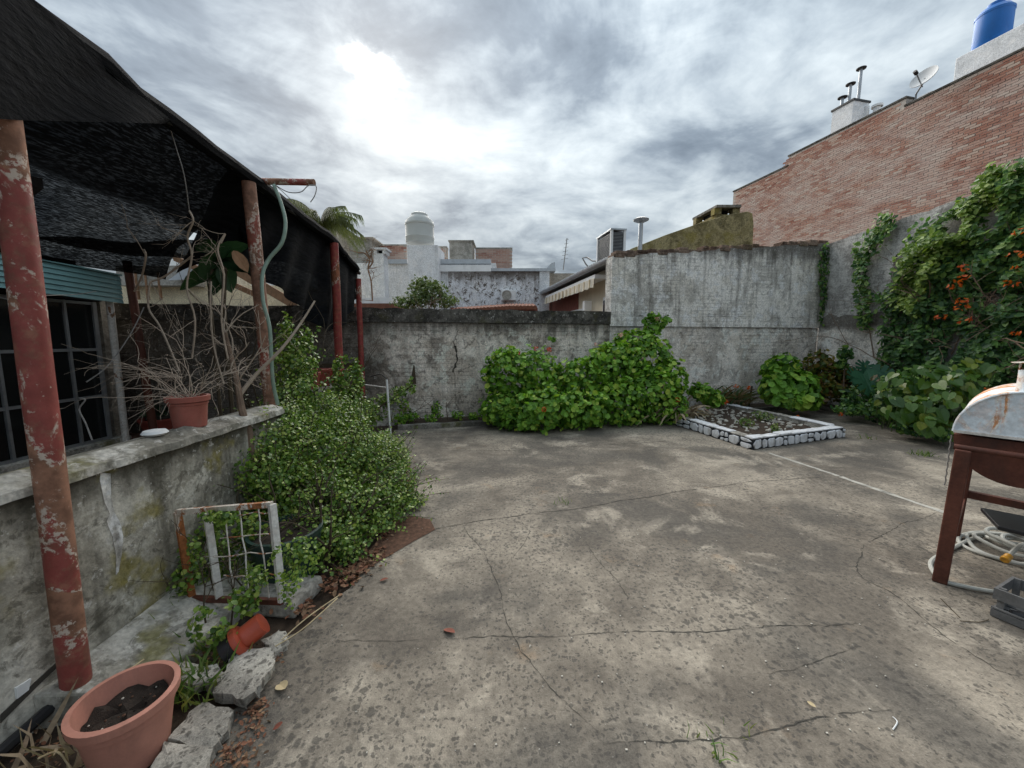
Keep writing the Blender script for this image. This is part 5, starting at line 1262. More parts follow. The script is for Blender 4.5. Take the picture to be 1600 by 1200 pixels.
# sprigs among the mesh panel, strip weeds
fw = plant('strip_weeds', gr(330, 960), 'mixed green weeds growing through the rusty mesh frame', 'weeds')
P, Nn = blob_pts([blob(*q) for q in ((330, 830, 2.3, 22, 22, .06), (305, 850, 2.32, 12, 40, .05), (345, 815, 2.15, 25, 12, .06), (325, 905, 2.28, 30, 30, .08), (370, 905, 2.28, 35, 30, .08), (390, 840, 2.35, 30, 40, .08), (290, 905, 2.1, 20, 25, .1), (355, 870, 2.3, 25, 30, .07), (345, 800, 2.2, 20, 10, .05), (320, 975, 1.85, 25, 30, .06), (380, 940, 1.9, 30, 20, .07), (350, 990, 1.8, 22, 22, .05), (300, 880, 2.2, 22, 45, .06), (340, 812, 2.13, 28, 10, .04), (335, 850, 2.2, 20, 30, .05))], 2300, .9, .0)
stuff(leaves('foliage', P, Nn, (.014, .036), 'jade', 'jade_leaf', fw, .9))
m = MB()
for x, y in ((310, 950), (340, 945), (370, 945), (390, 940), (325, 990), (360, 985)):
    b = gr(x, y); twigs(m, b, (random.gauss(0, .3), random.gauss(0, .2), 1), .34, .005, 2, .5)
m.build('stems', M['dark_stem'], fw)
def grass(name, bases, n, ln, mat, label, spread=.5):
    o = plant(name, bases[0], label, 'grass'); P = []
    for b in bases:
        for _ in range(n): P.append(Vector(b) + Vector((random.gauss(0, .05), random.gauss(0, .04), 0)))
    k = len(P); Pn = np.array(P); tv, fc = tmpl('blade')
    D = norm(np.stack([rng.normal(0, spread, k), rng.normal(0, spread, k), np.abs(rng.normal(.8, .3, k)) + .15], 1))
    S = norm(np.cross(D, norm(rng.normal(0, 1, (k, 3))))); N2 = np.cross(S, D)
    L_ = rng.uniform(ln[0], ln[1], k)[:, None, None]
    V = Pn[:, None, :] + L_ * (tv[None, :, 0:1] * .9 * S[:, None] + tv[None, :, 1:2] * D[:, None] + (tv[None, :, 2:3] - .35 * tv[None, :, 1:2] ** 2) * N2[:, None])
    stuff(npmesh('blades', V.reshape(-1, 3), fc, len(tv), k, rng.random(k), M[mat], o)); return o
grass('grass_clump', [gr(300, 1075), gr(320, 1060), gr(290, 1095)], 40, (.07, .16), 'grass_leaf', 'bright green grass clump between the round planter and broken slabs')
grass('grass_clump', [gr(270, 985), gr(300, 1010), gr(340, 1020)], 20, (.06, .15), 'grass_leaf', 'sparse grass on the footing of the low wall')
grass('grass_tuft', [gr(1440, 712), gr(1450, 712)], 22, (.05, .10), 'grass_leaf', 'small grass tuft on the slab left of the grill')
grass('grass_tuft', [gr(880, 787)], 16, (.03, .07), 'grass_leaf', 'tiny weed tuft in the middle of the slab')
grass('grass_tuft', [gr(1350, 685), gr(1240, 655)], 16, (.05, .11), 'grass_leaf', 'grass tuft on the slab right of the stone planter')
grass('grass_tuft', [gr(1105, 1160), gr(1112, 1178)], 9, (.03, .07), 'grass_leaf', 'weed sprouting from the long crack in the near slab')
grass('grass_tuft', [gr(1148, 1142)], 6, (.02, .045), 'grass_leaf', 'tiny sprout in the crack right of the near weed')
grass('dry_grass', [gr(100, 1180), gr(140, 1195), gr(70, 1190)], 10, (.08, .2), 'dry_strap', 'dry straw stalks on the soil behind the round planter', .9)
for pix, lb in (([(440, 1000, 1.83), (480, 965, 1.95), (530, 930, 2.1)], 'long dry straw stalk lying on the slab edge by the orange fitting'), ([(430, 1010, 1.8), (470, 985, 1.88), (505, 955, 1.98), (527, 935, 2.08)], 'second thinner straw stalk beside the long one'), ([(150, 1100, 1.45), (185, 1060, 1.5), (225, 1030, 1.58)], 'pale dry stalk leaning behind the round planter'), ([(60, 1185, 1.25), (90, 1175, 1.3), (110, 1200, 1.25)], 'curved dry stalk in the near left corner')):
    wire(pix, .003, lb, 'straw', 'straw_stalk', cat='stalk')
# ---- bare shrub
bs_ = plant('bare_shrub', gr(395, 760), 'tangled leafless pale shrub beside the rusty post', 'shrub')
m = MB()
tk_pts = smooth_path([at(388, 672, 2.75), at(378, 640, 2.75), at(371, 600, 2.8), at(362, 560, 2.85), at(352, 520, 2.85)], 4)
tk_pts = [Vector((tk_pts[0].x, tk_pts[0].y, -.02)), tk_pts[0].lerp(Vector((tk_pts[0].x, tk_pts[0].y, 0)), .4)] + tk_pts
MB().tube(tk_pts, [.028] * 3 + [.026 - .001 * i for i in range(len(tk_pts) - 3)], 8).build('trunk', M['bark'], bs_, True)
for (x, y, t_), d_, L_ in (((362, 560, 2.85), (-.3, 0, 1), .8), ((371, 600, 2.8), (.7, 0, 1), .9), ((352, 520, 2.85), (-.5, .2, .9), .6), ((352, 520, 2.85), (.25, .1, 1), .65), ((355, 540, 2.85), (-.9, 0, .5), .6), ((371, 600, 2.8), (-.6, .2, .8), .7), ((362, 570, 2.8), (.5, .3, .7), .6)):
    for _ in range(1): twigs(m, at(x, y, t_), Vector(d_) + Vector((random.gauss(0, .2), random.gauss(0, .2), random.gauss(0, .2))), L_ * random.uniform(.36, .52), .006, 3, .5, 5)
m.tube(smooth_path([at(374, 618, 2.8), at(400, 585, 2.85), at(440, 545, 2.9), at(470, 505, 3.0), at(492, 470, 3.05)], 3), [.016 - .0008 * i for i in range(13)], 6)
m.build('branches', M['dead_twig'], bs_)
pt_ = plant('dry_pot_plant', (pw.location.x, pw.location.y, 1.14), 'dry wiry twigs growing out of the clay pot on the low wall', 'plant')
m = MB()
for _ in range(18): twigs(m, Vector(pw.location) + Vector((random.gauss(0, .04), random.gauss(0, .03), .165)), (random.gauss(-.1, .7), random.gauss(0, .5), random.uniform(.3, 1)), random.uniform(.18, .42), .0032, 2, .6, 5, .04)
for _ in range(6): twigs(m, Vector(pw.location) + Vector((-.02, 0, .3)), (-1, random.gauss(.2, .3), random.uniform(-.1, .6)), random.uniform(.3, .55), .0028, 1, .3, 6, .05)
m.build('twigs', M['dead_twig'], pt_)
P, Nn = blob_pts([blob(308, 622, 2.6, 18, 8, .05)], 60, .9); leaves('leaves', P, Nn, (.02, .04), 'oval', 'grass_leaf', pt_, .8)
# hanging dead vine
hv = plant('dead_vine', at(300, 350, 2.6), 'dead climbing vine hanging from the shade net in front of the cream house', 'vine')
m = MB()
for pix in ([(296, 330, 2.4), (302, 345, 2.4), (293, 370, 2.45), (300, 400, 2.5), (292, 450, 2.55), (305, 500, 2.6), (300, 560, 2.65)], [(345, 380, 2.6), (352, 365, 2.6), (340, 390, 2.6), (350, 430, 2.65), (346, 500, 2.7), (356, 560, 2.75)], [(225, 390, 2.6), (228, 400, 2.6), (222, 430, 2.7), (210, 455, 2.8)], [(235, 440, 2.6), (232, 480, 2.6), (250, 510, 2.6), (268, 550, 2.6), (280, 580, 2.6)], [(300, 400, 2.5), (260, 430, 2.6), (236, 440, 2.6)], [(330, 440, 2.7), (329, 480, 2.7), (334, 540, 2.75), (350, 600, 2.8)]):
    m.tube(smooth_path([at(*q) for q in pix], 4), .006, 5)
    for q in pix[1:]: twigs(m, at(*q), (random.gauss(0, 1), random.gauss(0, .5), random.gauss(-.2, .8)), random.uniform(.10, .25), .0028, 2, .6)
m.build('stems', M['dead_twig'], hv)
# big leaves placed one by one
def leafmesh(kind):
    if kind == 'heart': out = [(0, -.30), (.10, -.46), (.30, -.50), (.46, -.34), (.48, -.08), (.38, .18), (.20, .40), (0, .58)]
    elif kind == 'ovate': out = [(0, -.5), (.14, -.42), (.25, -.2), (.28, .02), (.22, .25), (.10, .42), (0, .52)]
    else: out = [(0, -.34), (.18, -.5), (.40, -.46), (.52, -.28), (.22, -.16), (.56, -.14), (.55, .04), (.20, .02), (.52, .16), (.44, .30), (.15, .18), (.34, .40), (.20, .52), (.06, .34), (0, .6)]
    L_ = [(x, y, .16 * abs(x) - .10 * (y + .2) ** 2) for x, y in out]; R_ = [(-x, y, z) for x, y, z in L_[1:-1]]
    me = bpy.data.meshes.new('leaf'); n = len(L_)
    vs = L_ + R_; right = list(range(n)); leftl = [0] + [n + i for i in range(len(R_))] + [n - 1]
    mid = [i for i in range(1)]
    me.from_pydata(vs, [], [tuple(right), tuple(leftl[::-1])]); me.update(); return me
def big_leaf(me, mat, parent, p, nrm, tip, size):
    nrm = Vector(nrm).normalized(); tip = Vector(tip); tip = (tip - nrm * tip.dot(nrm)).normalized(); sx = tip.cross(nrm)
    mm = Matrix((sx, tip, nrm)).transposed().to_4x4(); mm = Matrix.Translation(p) @ mm @ Matrix.Diagonal((size, size, size, 1))
    return place('leaf', me, mat, parent, mm)
ov = leafmesh('ovate'); ov.materials.append(M['dark_leaf'])
rp = plant('rubber_plant', at(345, 470, 2.9), 'dark glossy broad leaved rubber plant under the net by the rusty post', 'plant')
for x, y, sz_, tp in ((312, 432, .34, (-.7, 0, -.7)), (330, 415, .30, (-.3, -.3, -.6)), (347, 400, .26, (.2, 0, 1)), (368, 410, .28, (.8, 0, -.7)), (322, 385, .24, (-.9, 0, .3)), (355, 430, .26, (.2, -.2, -1)), (360, 390, .26, (.9, 0, .5)), (338, 440, .22, (-.1, 0, -1))):
    big_leaf(ov, None, rp, at(x, y, 2.95), (random.gauss(0, .3), -1, random.uniform(.1, .7)), tp, sz_)
dry = leafmesh('ovate'); dry.materials.append(M['wood_brown'])
big_leaf(dry, None, rp, at(376, 408, 2.9), (.9, -.7, .3), (.7, 0, -.8), .17)
MB().tube(smooth_path([Vector((at(331, 470, 2.95).x, at(331, 470, 2.95).y, 0)), at(331, 500, 2.95), at(330, 430, 2.95), at(345, 405, 2.95)], 4), .012, 6).build('stem', M['dark_stem'], rp)
MB().tube([Vector((at(348, 470, 2.95).x, at(348, 470, 2.95).y, 0)), at(349, 480, 2.95), at(352, 410, 2.95)], .016, 6).build('stem', M['dark_stem'], rp)
fq_ = plant('floor_pot_plant', gr(250, 676, .1), 'drooping green leaves in the wide red pot on the gallery floor', 'plant')
for k in range(9):
    p = gr(252, 676, .02) + Vector((random.gauss(0, .1), random.gauss(0, .08), .30 + random.uniform(0, .15))); big_leaf(ov, None, fq_, p, (random.gauss(0, .5), -.6, 1), (random.gauss(0, 1), -.3, random.gauss(0, .3)), .2)

# ---- geranium hedge
gh_ = plant('geranium_hedge', onW(900, 660, .6), 'big bright green geranium hedge against the back wall with a few red flowers', 'hedge')
gbl = [blob(*q) for q in ((795, 590, 6.7, 42, 48, .35), (785, 640, 6.5, 38, 30, .3), (835, 585, 6.8, 40, 42, .35), (850, 640, 6.3, 50, 36, .35), (905, 595, 6.9, 48, 38, .35), (900, 640, 6.5, 52, 34, .35), (960, 580, 7.0, 52, 45, .35), (970, 630, 6.7, 55, 40, .35), (1010, 565, 7.2, 42, 45, .3), (1020, 620, 6.8, 45, 45, .35), (990, 540, 7.3, 34, 26, .22), (1018, 520, 7.4, 14, 28, .14), (1028, 503, 7.4, 22, 14, .13), (1045, 595, 7.0, 28, 38, .3), (960, 555, 7.2, 30, 20, .2), (1055, 640, 6.8, 20, 25, .25), (820, 660, 6.25, 35, 14, .2), (862, 530, 7.2, 6, 4, .05), (790, 560, 6.9, 20, 20, .2))]
P, Nn = blob_pts(gbl, 9500, .42)
rel = P - np.array(EYE); dep = rel @ np.array([0, CP, -SP]); facing = (Nn * norm(-rel)).sum(1)
sel = np.argsort(dep - 1.2 * facing)[:260]; rest_ = np.setdiff1d(np.arange(len(P)), sel)
stuff(leaves('foliage', P[rest_], Nn[rest_], (.05, .105), 'round', 'geranium_leaf', gh_, .65, up=.45))
tv_, fc_ = tmpl('round'); rl = bpy.data.meshes.new('leaf'); rl.from_pydata([tuple(q) for q in tv_], [], fc_); rl.materials.append(M['geranium_one'])
for i in sel:
    nn = Vector(Nn[i]) + Vector((random.gauss(0, .4), random.gauss(0, .4), .5 + random.gauss(0, .3)))
    big_leaf(rl, None, gh_, Vector(P[i]), nn, (random.gauss(0, 1), random.gauss(0, 1), random.gauss(0, 1)), random.uniform(.07, .115))
sprigs(P, Nn, 70, (.08, .22), (.05, .10), 'round', 'geranium_leaf', gh_, 'green_stem', 6)
m = MB()
for k in range(34):
    s_ = random.uniform(-.2, 2.6); twigs(m, W(s_, random.uniform(.1, .5), .05), (random.gauss(0, .4), random.gauss(0, .3) - .2, 1), random.uniform(.35, .65), .012, 2, .6)
m.build('branches', M['dark_stem'], gh_)
def flower_head(px, py, t_, r, mat, parent, n=22):
    c = np.array(at(px, py, t_)); d = norm(rng.normal(0, 1, (n, 3))); leaves('flower', c + d * r * .6, d, (r * .6, r * 1.0), 'petal', mat, parent, .2, up=0)
for x, y, t_, r, mt in ((838, 545, 6.9, .05, 'red_petal'), (858, 547, 6.9, .055, 'red_petal'), (808, 553, 6.7, .06, 'red_petal'), (866, 608, 6.4, .04, 'red_petal'), (970, 523, 7.1, .05, 'pink_petal'), (945, 540, 7.1, .045, 'pink_petal'), (931, 538, 7.1, .035, 'pink_petal'), (997, 547, 7.0, .05, 'pink_petal'), (1035, 604, 6.65, .05, 'pink_petal'), (960, 560, 6.9, .035, 'pink_petal'), (1027, 498, 7.3, .05, 'pink_petal'), (850, 640, 5.95, .045, 'orange_petal'), (1004, 560, 6.9, .03, 'pink_petal')):
    flower_head(x, y, t_, r, mt, gh_)
for x, y, y2, t_ in ((838, 548, 572, 6.9), (858, 550, 575, 6.9), (808, 556, 580, 6.7)):
    MB().tube([at(x, y2, t_), at(x, y, t_)], .005, 5).build('flower_stalk', M['green_stem'], gh_)

# ---- strap-leaved clumps, crotons and company along the back right bed
def strap_clump(name, base, n, ln, mat, label, wd=1.0, droop=.5):
    o = plant(name, base, label, 'plant'); P = np.array([Vector(base) + Vector((random.gauss(0, .12), random.gauss(0, .08), 0)) for _ in range(n)])
    sg = 5; D = norm(np.stack([rng.normal(0, .5, n), rng.normal(0, .4, n), np.full(n, 1.0)], 1)); S = norm(np.cross(D, np.array([0, -1., .1]) + rng.normal(0, .4, (n, 3)))); L_ = rng.uniform(*ln, n); Hd = D.copy(); Hd[:, 2] = 0
    V = np.zeros((n, 2 * (sg + 1), 3))
    for i in range(sg + 1):
        u = i / sg; c = P + D * (L_ * u)[:, None] + norm(Hd) * (droop * L_ * u ** 2.4)[:, None] * .6 - np.array([0, 0, 1]) * (droop * L_ * u ** 3)[:, None] * .7
        w_ = .02 * wd * math.sin(math.pi * (.12 + .86 * u)) ** .7
        V[:, 2 * i] = c - S * w_; V[:, 2 * i + 1] = c + S * w_
    fc = [(2 * i, 2 * i + 1, 2 * i + 3, 2 * i + 2) for i in range(sg)]
    stuff(npmesh('leaves', V.reshape(-1, 3), fc, 2 * (sg + 1), n, rng.random(n), M[mat], o)); return o
c1_ = strap_clump('strap_plant', W(4.35, .35, .05), 70, (.45, .85), 'strap_leaf', 'clump of dark and withered brown strap leaves left of the big geranium')
strap_clump('strap_plant', W(4.75, .38, .05), 60, (.4, .8), 'strap_leaf', 'second clump of brown tipped strap leaves touching the big geranium')
yu = strap_clump('dry_strap_plant', Sf(.1, pl_ * .62, .1), 40, (.3, .62), 'dry_strap', 'bleached dry strap leaves drooping over the planter corner by the hedge', 1.4, 1.0)
strap_clump('strap_plant', W(3.1, .55, .05), 16, (.5, .8), 'strap_leaf', 'thin spiky strap plant between the hedge and the planter', .8, .2)
for x, y in ((1150, 604), (1170, 606), (1135, 628), (1058, 625)): flower_head(x, y, 7.6 if x > 1100 else 6.6, .05, 'orange_petal', c1_ if x > 1100 else yu, 14)
og = plant('round_geranium', onW(1235, 630, .4), 'rounded bright green geranium bush right of the strap leaf clumps', 'bush')
P, Nn = blob_pts([blob(1225, 580, 7.9, 30, 28, .28), blob(1245, 605, 7.7, 32, 26, .28), blob(1215, 605, 7.7, 28, 24, .28), blob(1262, 625, 7.4, 20, 14, .2), blob(1235, 625, 7.5, 30, 14, .2)], 1100, .35)
sel = np.argsort(P[:, 1] - .4 * P[:, 2])[:140]; rest_ = np.setdiff1d(np.arange(len(P)), sel)
stuff(leaves('foliage', P[rest_], Nn[rest_], (.09, .16), 'round', 'geranium_leaf', og, .5, up=.5))
for i in sel: big_leaf(rl, None, og, Vector(P[i]), Vector(Nn[i]) + Vector((random.gauss(0, .3), -.2, .5)), (random.gauss(0, 1), random.gauss(0, 1), random.gauss(0, 1)), random.uniform(.12, .19))
MB().tube([W(5.2, .3, .03), W(5.2, .35, .5)], .02, 6).build('stem', M['dark_stem'], og)
sg_ = plant('small_geranium', Sf(.55, pl_ * .9, .1), 'small rounded green plant at the back of the stone planter', 'bush')
P, Nn = blob_pts([blob(1112, 622, 7.1, 18, 14, .2), blob(1095, 612, 7.1, 18, 14, .2)], 320, .4); stuff(leaves('foliage', P, Nn, (.06, .12), 'round', 'geranium_leaf', sg_, .5, up=.5))
for (a_, b_, lb) in ((.75, .42, 'low leafy weed in the middle of the stone planter'), (.38, .30, 'light green weed near the left edge of the stone planter'), (.42, .12, 'tiny weed behind the front stones of the planter')):
    o = plant('planter_weed', Sf(pw_ * a_, pl_ * b_, .1), lb, 'weed'); c = np.array(Sf(pw_ * a_, pl_ * b_, .16)); r_ = .2 if a_ > .7 else .13 if b_ > .2 else .08
    P, Nn = blob_pts([(c, np.array([r_, r_, .08]))], int(700 * r_), .6, .09); stuff(leaves('foliage', P, Nn, (.03, .07), 'oval', 'grass_leaf', o, .6, up=.6))
cr_ = plant('croton', onW(1285, 620, .4), 'yellow and green speckled croton bush at the corner of the two walls', 'bush')
P, Nn = blob_pts([blob(1280, 575, 8.2, 26, 28, .25), blob(1300, 590, 8.0, 24, 26, .25), blob(1285, 610, 7.8, 28, 20, .25), blob(1320, 600, 7.9, 22, 30, .2)], 1500, .6); stuff(leaves('foliage', P, Nn, (.07, .14), 'oval', 'croton_leaf', cr_, .7))
m = MB()
for k in range(8): twigs(m, onW(1290 + random.uniform(-15, 25), 628, .4), (random.gauss(0, .3), -.1, 1), .6, .012, 2, .4)
m.build('branches', M['dark_stem'], cr_)
tl_ = plant('tall_sapling', R(.9, .35, 0), 'thin upright sapling with a leafy tip against the pale wall patch', 'plant')
b = at(1318, 630, 7.7); MB().tube([Vector((b.x, b.y, 0)), at(1319, 585, 7.7), at(1321, 555, 7.7)], .012, 6).build('stem', M['bark'], tl_)
P, Nn = blob_pts([blob(1320, 552, 7.7, 10, 12, .12), blob(1316, 570, 7.7, 10, 8, .1)], 120, .7); leaves('leaves', P, Nn, (.08, .15), 'oval', 'vine_leaf', tl_, .7)
mo = leafmesh('monstera'); mo.materials.append(M['monstera_leaf'])
mn = plant('monstera', gr(1360, 640), 'monstera with deeply notched green leaves at the foot of the vine', 'plant')
for x, y, t_, sz_, tp in ((1356, 598, 7.0, .52, (.1, -.3, -1)), (1378, 588, 7.1, .40, (.8, 0, -.6)), (1336, 590, 7.3, .38, (-.8, 0, -.5)), (1352, 575, 7.4, .36, (.1, 0, 1))):
    big_leaf(mo, None, mn, at(x, y, t_), (random.gauss(-.1, .2), -.9, .55), tp, sz_); MB().tube([Vector((at(1360, 640, 7.2).x, at(1360, 640, 7.2).y, .05)), at(x, y - 4, t_ + .03)], .011, 6).build('leaf_stalk', M['green_stem'], mn)
flower_head(1369, 592, 6.9, .09, 'dry_strap', mn, 10)
he = leafmesh('heart'); he.materials.append(M['heart_leaf'])
hp_ = plant('heart_leaf_plant', gr(1450, 670), 'mass of glossy heart shaped leaves in front of the vine behind the grill', 'plant')
P, Nn = blob_pts([blob(1440, 600, 6.0, 50, 32, .3), blob(1475, 595, 5.8, 42, 28, .3), blob(1430, 640, 5.7, 40, 25, .25), blob(1475, 640, 5.4, 38, 28, .25), blob(1500, 610, 5.4, 30, 30, .2), blob(1520, 580, 5.7, 26, 18, .2), blob(1400, 625, 6.2, 28, 26, .2), blob(1460, 665, 5.3, 26, 14, .15)], 298, .4)
for p_, n_ in zip(P, Nn): big_leaf(he, None, hp_, Vector(p_), Vector(n_) * .6 + Vector((random.gauss(-.3, .35), random.gauss(-.5, .3), .6)), (random.gauss(-.3, .5), random.gauss(-.4, .4), -.8), random.uniform(.10, .175))
m = MB()
for i in range(0, 298, 3): m.tube([Vector((P[i][0] + .2, P[i][1] + .25, max(.05, P[i][2] - .5))), Vector(P[i])], .006, 4, False)
m.build('leaf_stalks', M['green_stem'], hp_)

# ---- trumpet vine over the right wall
def inpoly(x, y, pg):
    c = False; j = len(pg) - 1
    for i in range(len(pg)):
        if (pg[i][1] > y) != (pg[j][1] > y) and x < (pg[j][0] - pg[i][0]) * (y - pg[i][1]) / (pg[j][1] - pg[i][1]) + pg[i][0]: c = not c
        j = i
    return c
def wall_pts(pg, n, fr, dmax, holes=(), lump=40.):
    xs = [q[0] for q in pg]; ys = [q[1] for q in pg]; out = []
    while len(out) < n:
        x, y = random.uniform(min(xs), max(xs)), random.uniform(min(ys), max(ys))
        if not inpoly(x + random.gauss(0, 5), y + random.gauss(0, 5), pg): continue
        if any(((x - hx) / hw) ** 2 + ((y - hy) / hh) ** 2 < 1 + random.gauss(0, .25) for hx, hy, hw, hh in holes): continue
        lum = .5 + .5 * math.sin(x / lump * 2.1 + 2 * math.sin(y / 31)) * math.sin(y / lump * 2.7 + 1.3 * math.sin(x / 23))
        q = fr(x, y, 0.02); d = (.04 + dmax * (.15 + .85 * lum) * random.random() ** .6)
        out.append(q + (EN if fr is onW else -EX) * d)
    return np.array(out)
tv1 = plant('trumpet_vine', R(3.5, .3, 0), 'dense dark green trumpet vine with orange flowers covering the right wall', 'vine')
pgm = [(1400, 640), (1378, 560), (1392, 500), (1385, 470), (1412, 430), (1430, 400), (1432, 372), (1470, 345), (1500, 325), (1535, 300), (1552, 275), (1600, 262), (1720, 200), (1720, 640), (1560, 660), (1480, 690), (1430, 672)]
hol = ((1498, 545, 10, 26), (1505, 355, 22, 14), (1560, 345, 18, 22), (1440, 480, 8, 8), (1560, 465, 14, 12))
P = wall_pts(pgm, 15500, onR, .36, hol); Nn = np.tile(np.array([-EX.x, -EX.y, .25]), (len(P), 1))
hgt = P[:, 2]; stuff(leaves('foliage', P, Nn, (.07, .135), 'oval', 'vine_leaf', tv1, .5, attr=np.clip(rng.random(len(P)) * .8 + .28 * np.clip((hgt - 1.6) / 2.2, 0, 1), 0, 1)))
P = wall_pts([(1405, 470), (1440, 395), (1500, 350), (1545, 300), (1556, 262), (1575, 262), (1570, 330), (1520, 380), (1470, 440), (1450, 500)], 1500, onR, .62, hol); stuff(leaves('young_shoots', P, np.tile(np.array([-EX.x, -EX.y, .4]), (len(P), 1)), (.06, .12), 'oval', 'vine_pale', tv1, .6))
P = wall_pts([(1548, 300), (1552, 262), (1560, 255), (1572, 262), (1575, 300)], 140, onR, .3); leaves('young_shoots', P, np.tile(np.array([-EX.x, -EX.y, .4]), (len(P), 1)), (.06, .12), 'oval', 'vine_pale', tv1, .6)
m = MB()
for k in range(46):
    x = random.uniform(1390, 1640); y = random.uniform(480, 640); q = onR(x, y, .06); twigs(m, q, (random.gauss(0, .15), random.gauss(0, .5), 1), random.uniform(.6, 1.3), .014, 2, .5, 6)
m.build('branches', M['bark'], tv1)
for x, y in ((1508, 418), (1502, 436), (1492, 447), (1500, 470), (1503, 480), (1585, 398), (1592, 420), (1578, 443), (1596, 362), (1592, 520), (1470, 496), (1506, 500), (1548, 610)):
    q = onR(x, y, .42); c = np.array(q); n = 9; d = norm(rng.normal(0, 1, (n, 3))); leaves('flower', c + d * np.array([.07, .07, .035]), d, (.045, .085), 'petal', 'orange_petal', tv1, .3, up=0)
tv2 = plant('corner_vine', R(.15, .1, 0), 'thin strand of ivy hanging in the corner of the tall wall', 'vine')
P = wall_pts([(1280, 385), (1292, 382), (1296, 400), (1285, 430), (1288, 480), (1300, 520), (1306, 545), (1296, 548), (1280, 500), (1274, 440)], 420, onW, .12); leaves('foliage', P, np.tile(np.array(EN), (len(P), 1)), (.07, .13), 'oval', 'vine_leaf', tv2, .5)
MB().tube(smooth_path([onW(1286, 385, .05), onW(1281, 440, .05), onW(1286, 490, .05), onW(1300, 545, .05), onW(1302, 625, .1)], 4), .008, 5).build('stem', M['bark'], tv2)
tv3 = plant('hanging_vine', R(1.5, .1, 2), 'leafy vine strand hanging over the side wall top left of the trumpet vine', 'vine')
P = wall_pts([(1390, 335), (1406, 332), (1402, 350), (1385, 375), (1368, 395), (1358, 430), (1364, 470), (1366, 505), (1356, 515), (1348, 480), (1342, 440), (1340, 400), (1362, 375), (1376, 350)], 700, onR, .22); leaves('foliage', P, np.tile(np.array([-EX.x, -EX.y, .25]), (len(P), 1)), (.07, .13), 'oval', 'vine_leaf', tv3, .5, attr=np.clip(rng.random(len(P)) + .15, 0, 1))
MB().tube(smooth_path([onR(1398, 335, .05), onR(1370, 385, .06), onR(1352, 430, .05), onR(1358, 510, .05), onR(1366, 560, .05)], 4), .009, 5).build('stem', M['bark'], tv3)
gc_ = plant('ground_cover', gr(1400, 655), 'low dark groundcover spilling over the kerb below the vine', 'ground cover')
P, Nn = blob_pts([blob(1345, 625, 7.2, 30, 22, .25), blob(1385, 640, 6.7, 40, 20, .3), blob(1325, 640, 7.0, 20, 8, .2), blob(1440, 668, 5.7, 40, 14, .25), blob(1480, 680, 5.3, 25, 10, .15), blob(1410, 612, 6.6, 40, 30, .3)], 2400, .5); stuff(leaves('foliage', P, Nn, (.05, .11), 'oval', 'vine_leaf', gc_, .7))
for x, y in ((1313, 647), (1245, 651)): flower_head(x, y, 6.9, .045, 'orange_petal', gc_, 9)

# ---- trees beyond the wall
tb_ = plant('background_tree', (atY(665, 480, 9.6).x, 9.6, 0), 'loose grey green tree showing over the back wall below the water tank', 'tree')
m = MB(); b = Vector((atY(665, 480, 9.6).x, 9.6, 0))
MB().tube([b, b + Vector((.03, 0, 1.0)), b + Vector((0, 0, 2.0))], [.08, .07, .05], 8).build('trunk', M['bark'], tb_)
for k in range(12): twigs(m, b + Vector((0, 0, random.uniform(1.3, 2))), (random.gauss(0, .9), random.gauss(0, .4), 1), random.uniform(.5, .9), .02, 3, .5)
m.build('branches', M['bark'], tb_)
P, Nn = blob_pts([blob(665, 462, 9.6, 30, 18, .35), blob(640, 472, 9.5, 30, 12, .3), blob(695, 470, 9.6, 24, 12, .3), blob(660, 445, 9.7, 24, 14, .25), blob(680, 452, 9.6, 22, 14, .25)], 2600, 1.0); stuff(leaves('crown', P, Nn, (.05, .10), 'oval', 'tree_leaf', tb_, .9))
pm = plant('palm_tree', (atY(498, 400, 11.5).x, 11.5, 0), 'small palm with drooping grey green fronds above the net edge', 'palm')
pt0 = atY(500, 350, 11.5); MB().tube([(pt0.x, 11.5, 0), (pt0.x - .05, 11.5, 1.8), tuple(pt0)], [.16, .14, .12], 10).build('trunk', M['bark'], pm)
for k in range(34):
    az = 2 * math.pi * k / 34 + random.uniform(-.15, .15); hd = Vector((math.cos(az), math.sin(az), 0)); L_ = random.uniform(1.0, 1.4); el = random.uniform(.35, 1.1); m = MB(); pts = []
    for i in range(9):
        u = i / 8; pts.append(pt0 + hd * L_ * u * math.cos(el * (1 - .3 * u)) + EZ * (L_ * (math.sin(el) * u - 1.05 * u * u * (.5 + .25 * (1 - el)))))
    m.tube(pts, [.012 - .001 * i for i in range(9)], 4, False)
    for i in range(1, 9):
        for sd_ in (-1, 1):
            for q in (0, .25, .5, .75):
                p = pts[i].lerp(pts[i - 1], q); sdv = hd.cross(EZ) * sd_; tip = p + sdv * .10 + hd * .10 - EZ * random.uniform(.16, .36); wv_ = hd * .018
                m.add([p - wv_, p + wv_, tip], [(0, 1, 2)])
    o = m.build('frond', M['palm_leaf'], pm)
    at_ = o.data.attributes.new('rnd', 'FLOAT', 'POINT'); at_.data.foreach_set('value', [random.random() * .3 + .35] * len(o.data.vertices))
dv_ = plant('dry_creeper', at(572, 470, 6.7), 'dry brown creeper twigs sticking up at the net corner', 'creeper')
m = MB()
for pix in ([(582, 470, 6.9), (580, 440, 6.9), (575, 420, 6.9), (578, 405, 6.9), (572, 392, 6.9)], [(578, 405, 6.9), (570, 396, 6.9), (560, 395, 6.9)], [(575, 420, 6.9), (582, 410, 6.9), (580, 398, 6.9)]):
    m.tube(smooth_path([at(*q) for q in pix], 4), .013, 5)
    for q in pix: twigs(m, at(*q), (random.gauss(-.3, .8), random.gauss(0, .4), random.gauss(.3, .5)), .2, .007, 2)
m.build('twigs', M['wood_brown'], dv_)

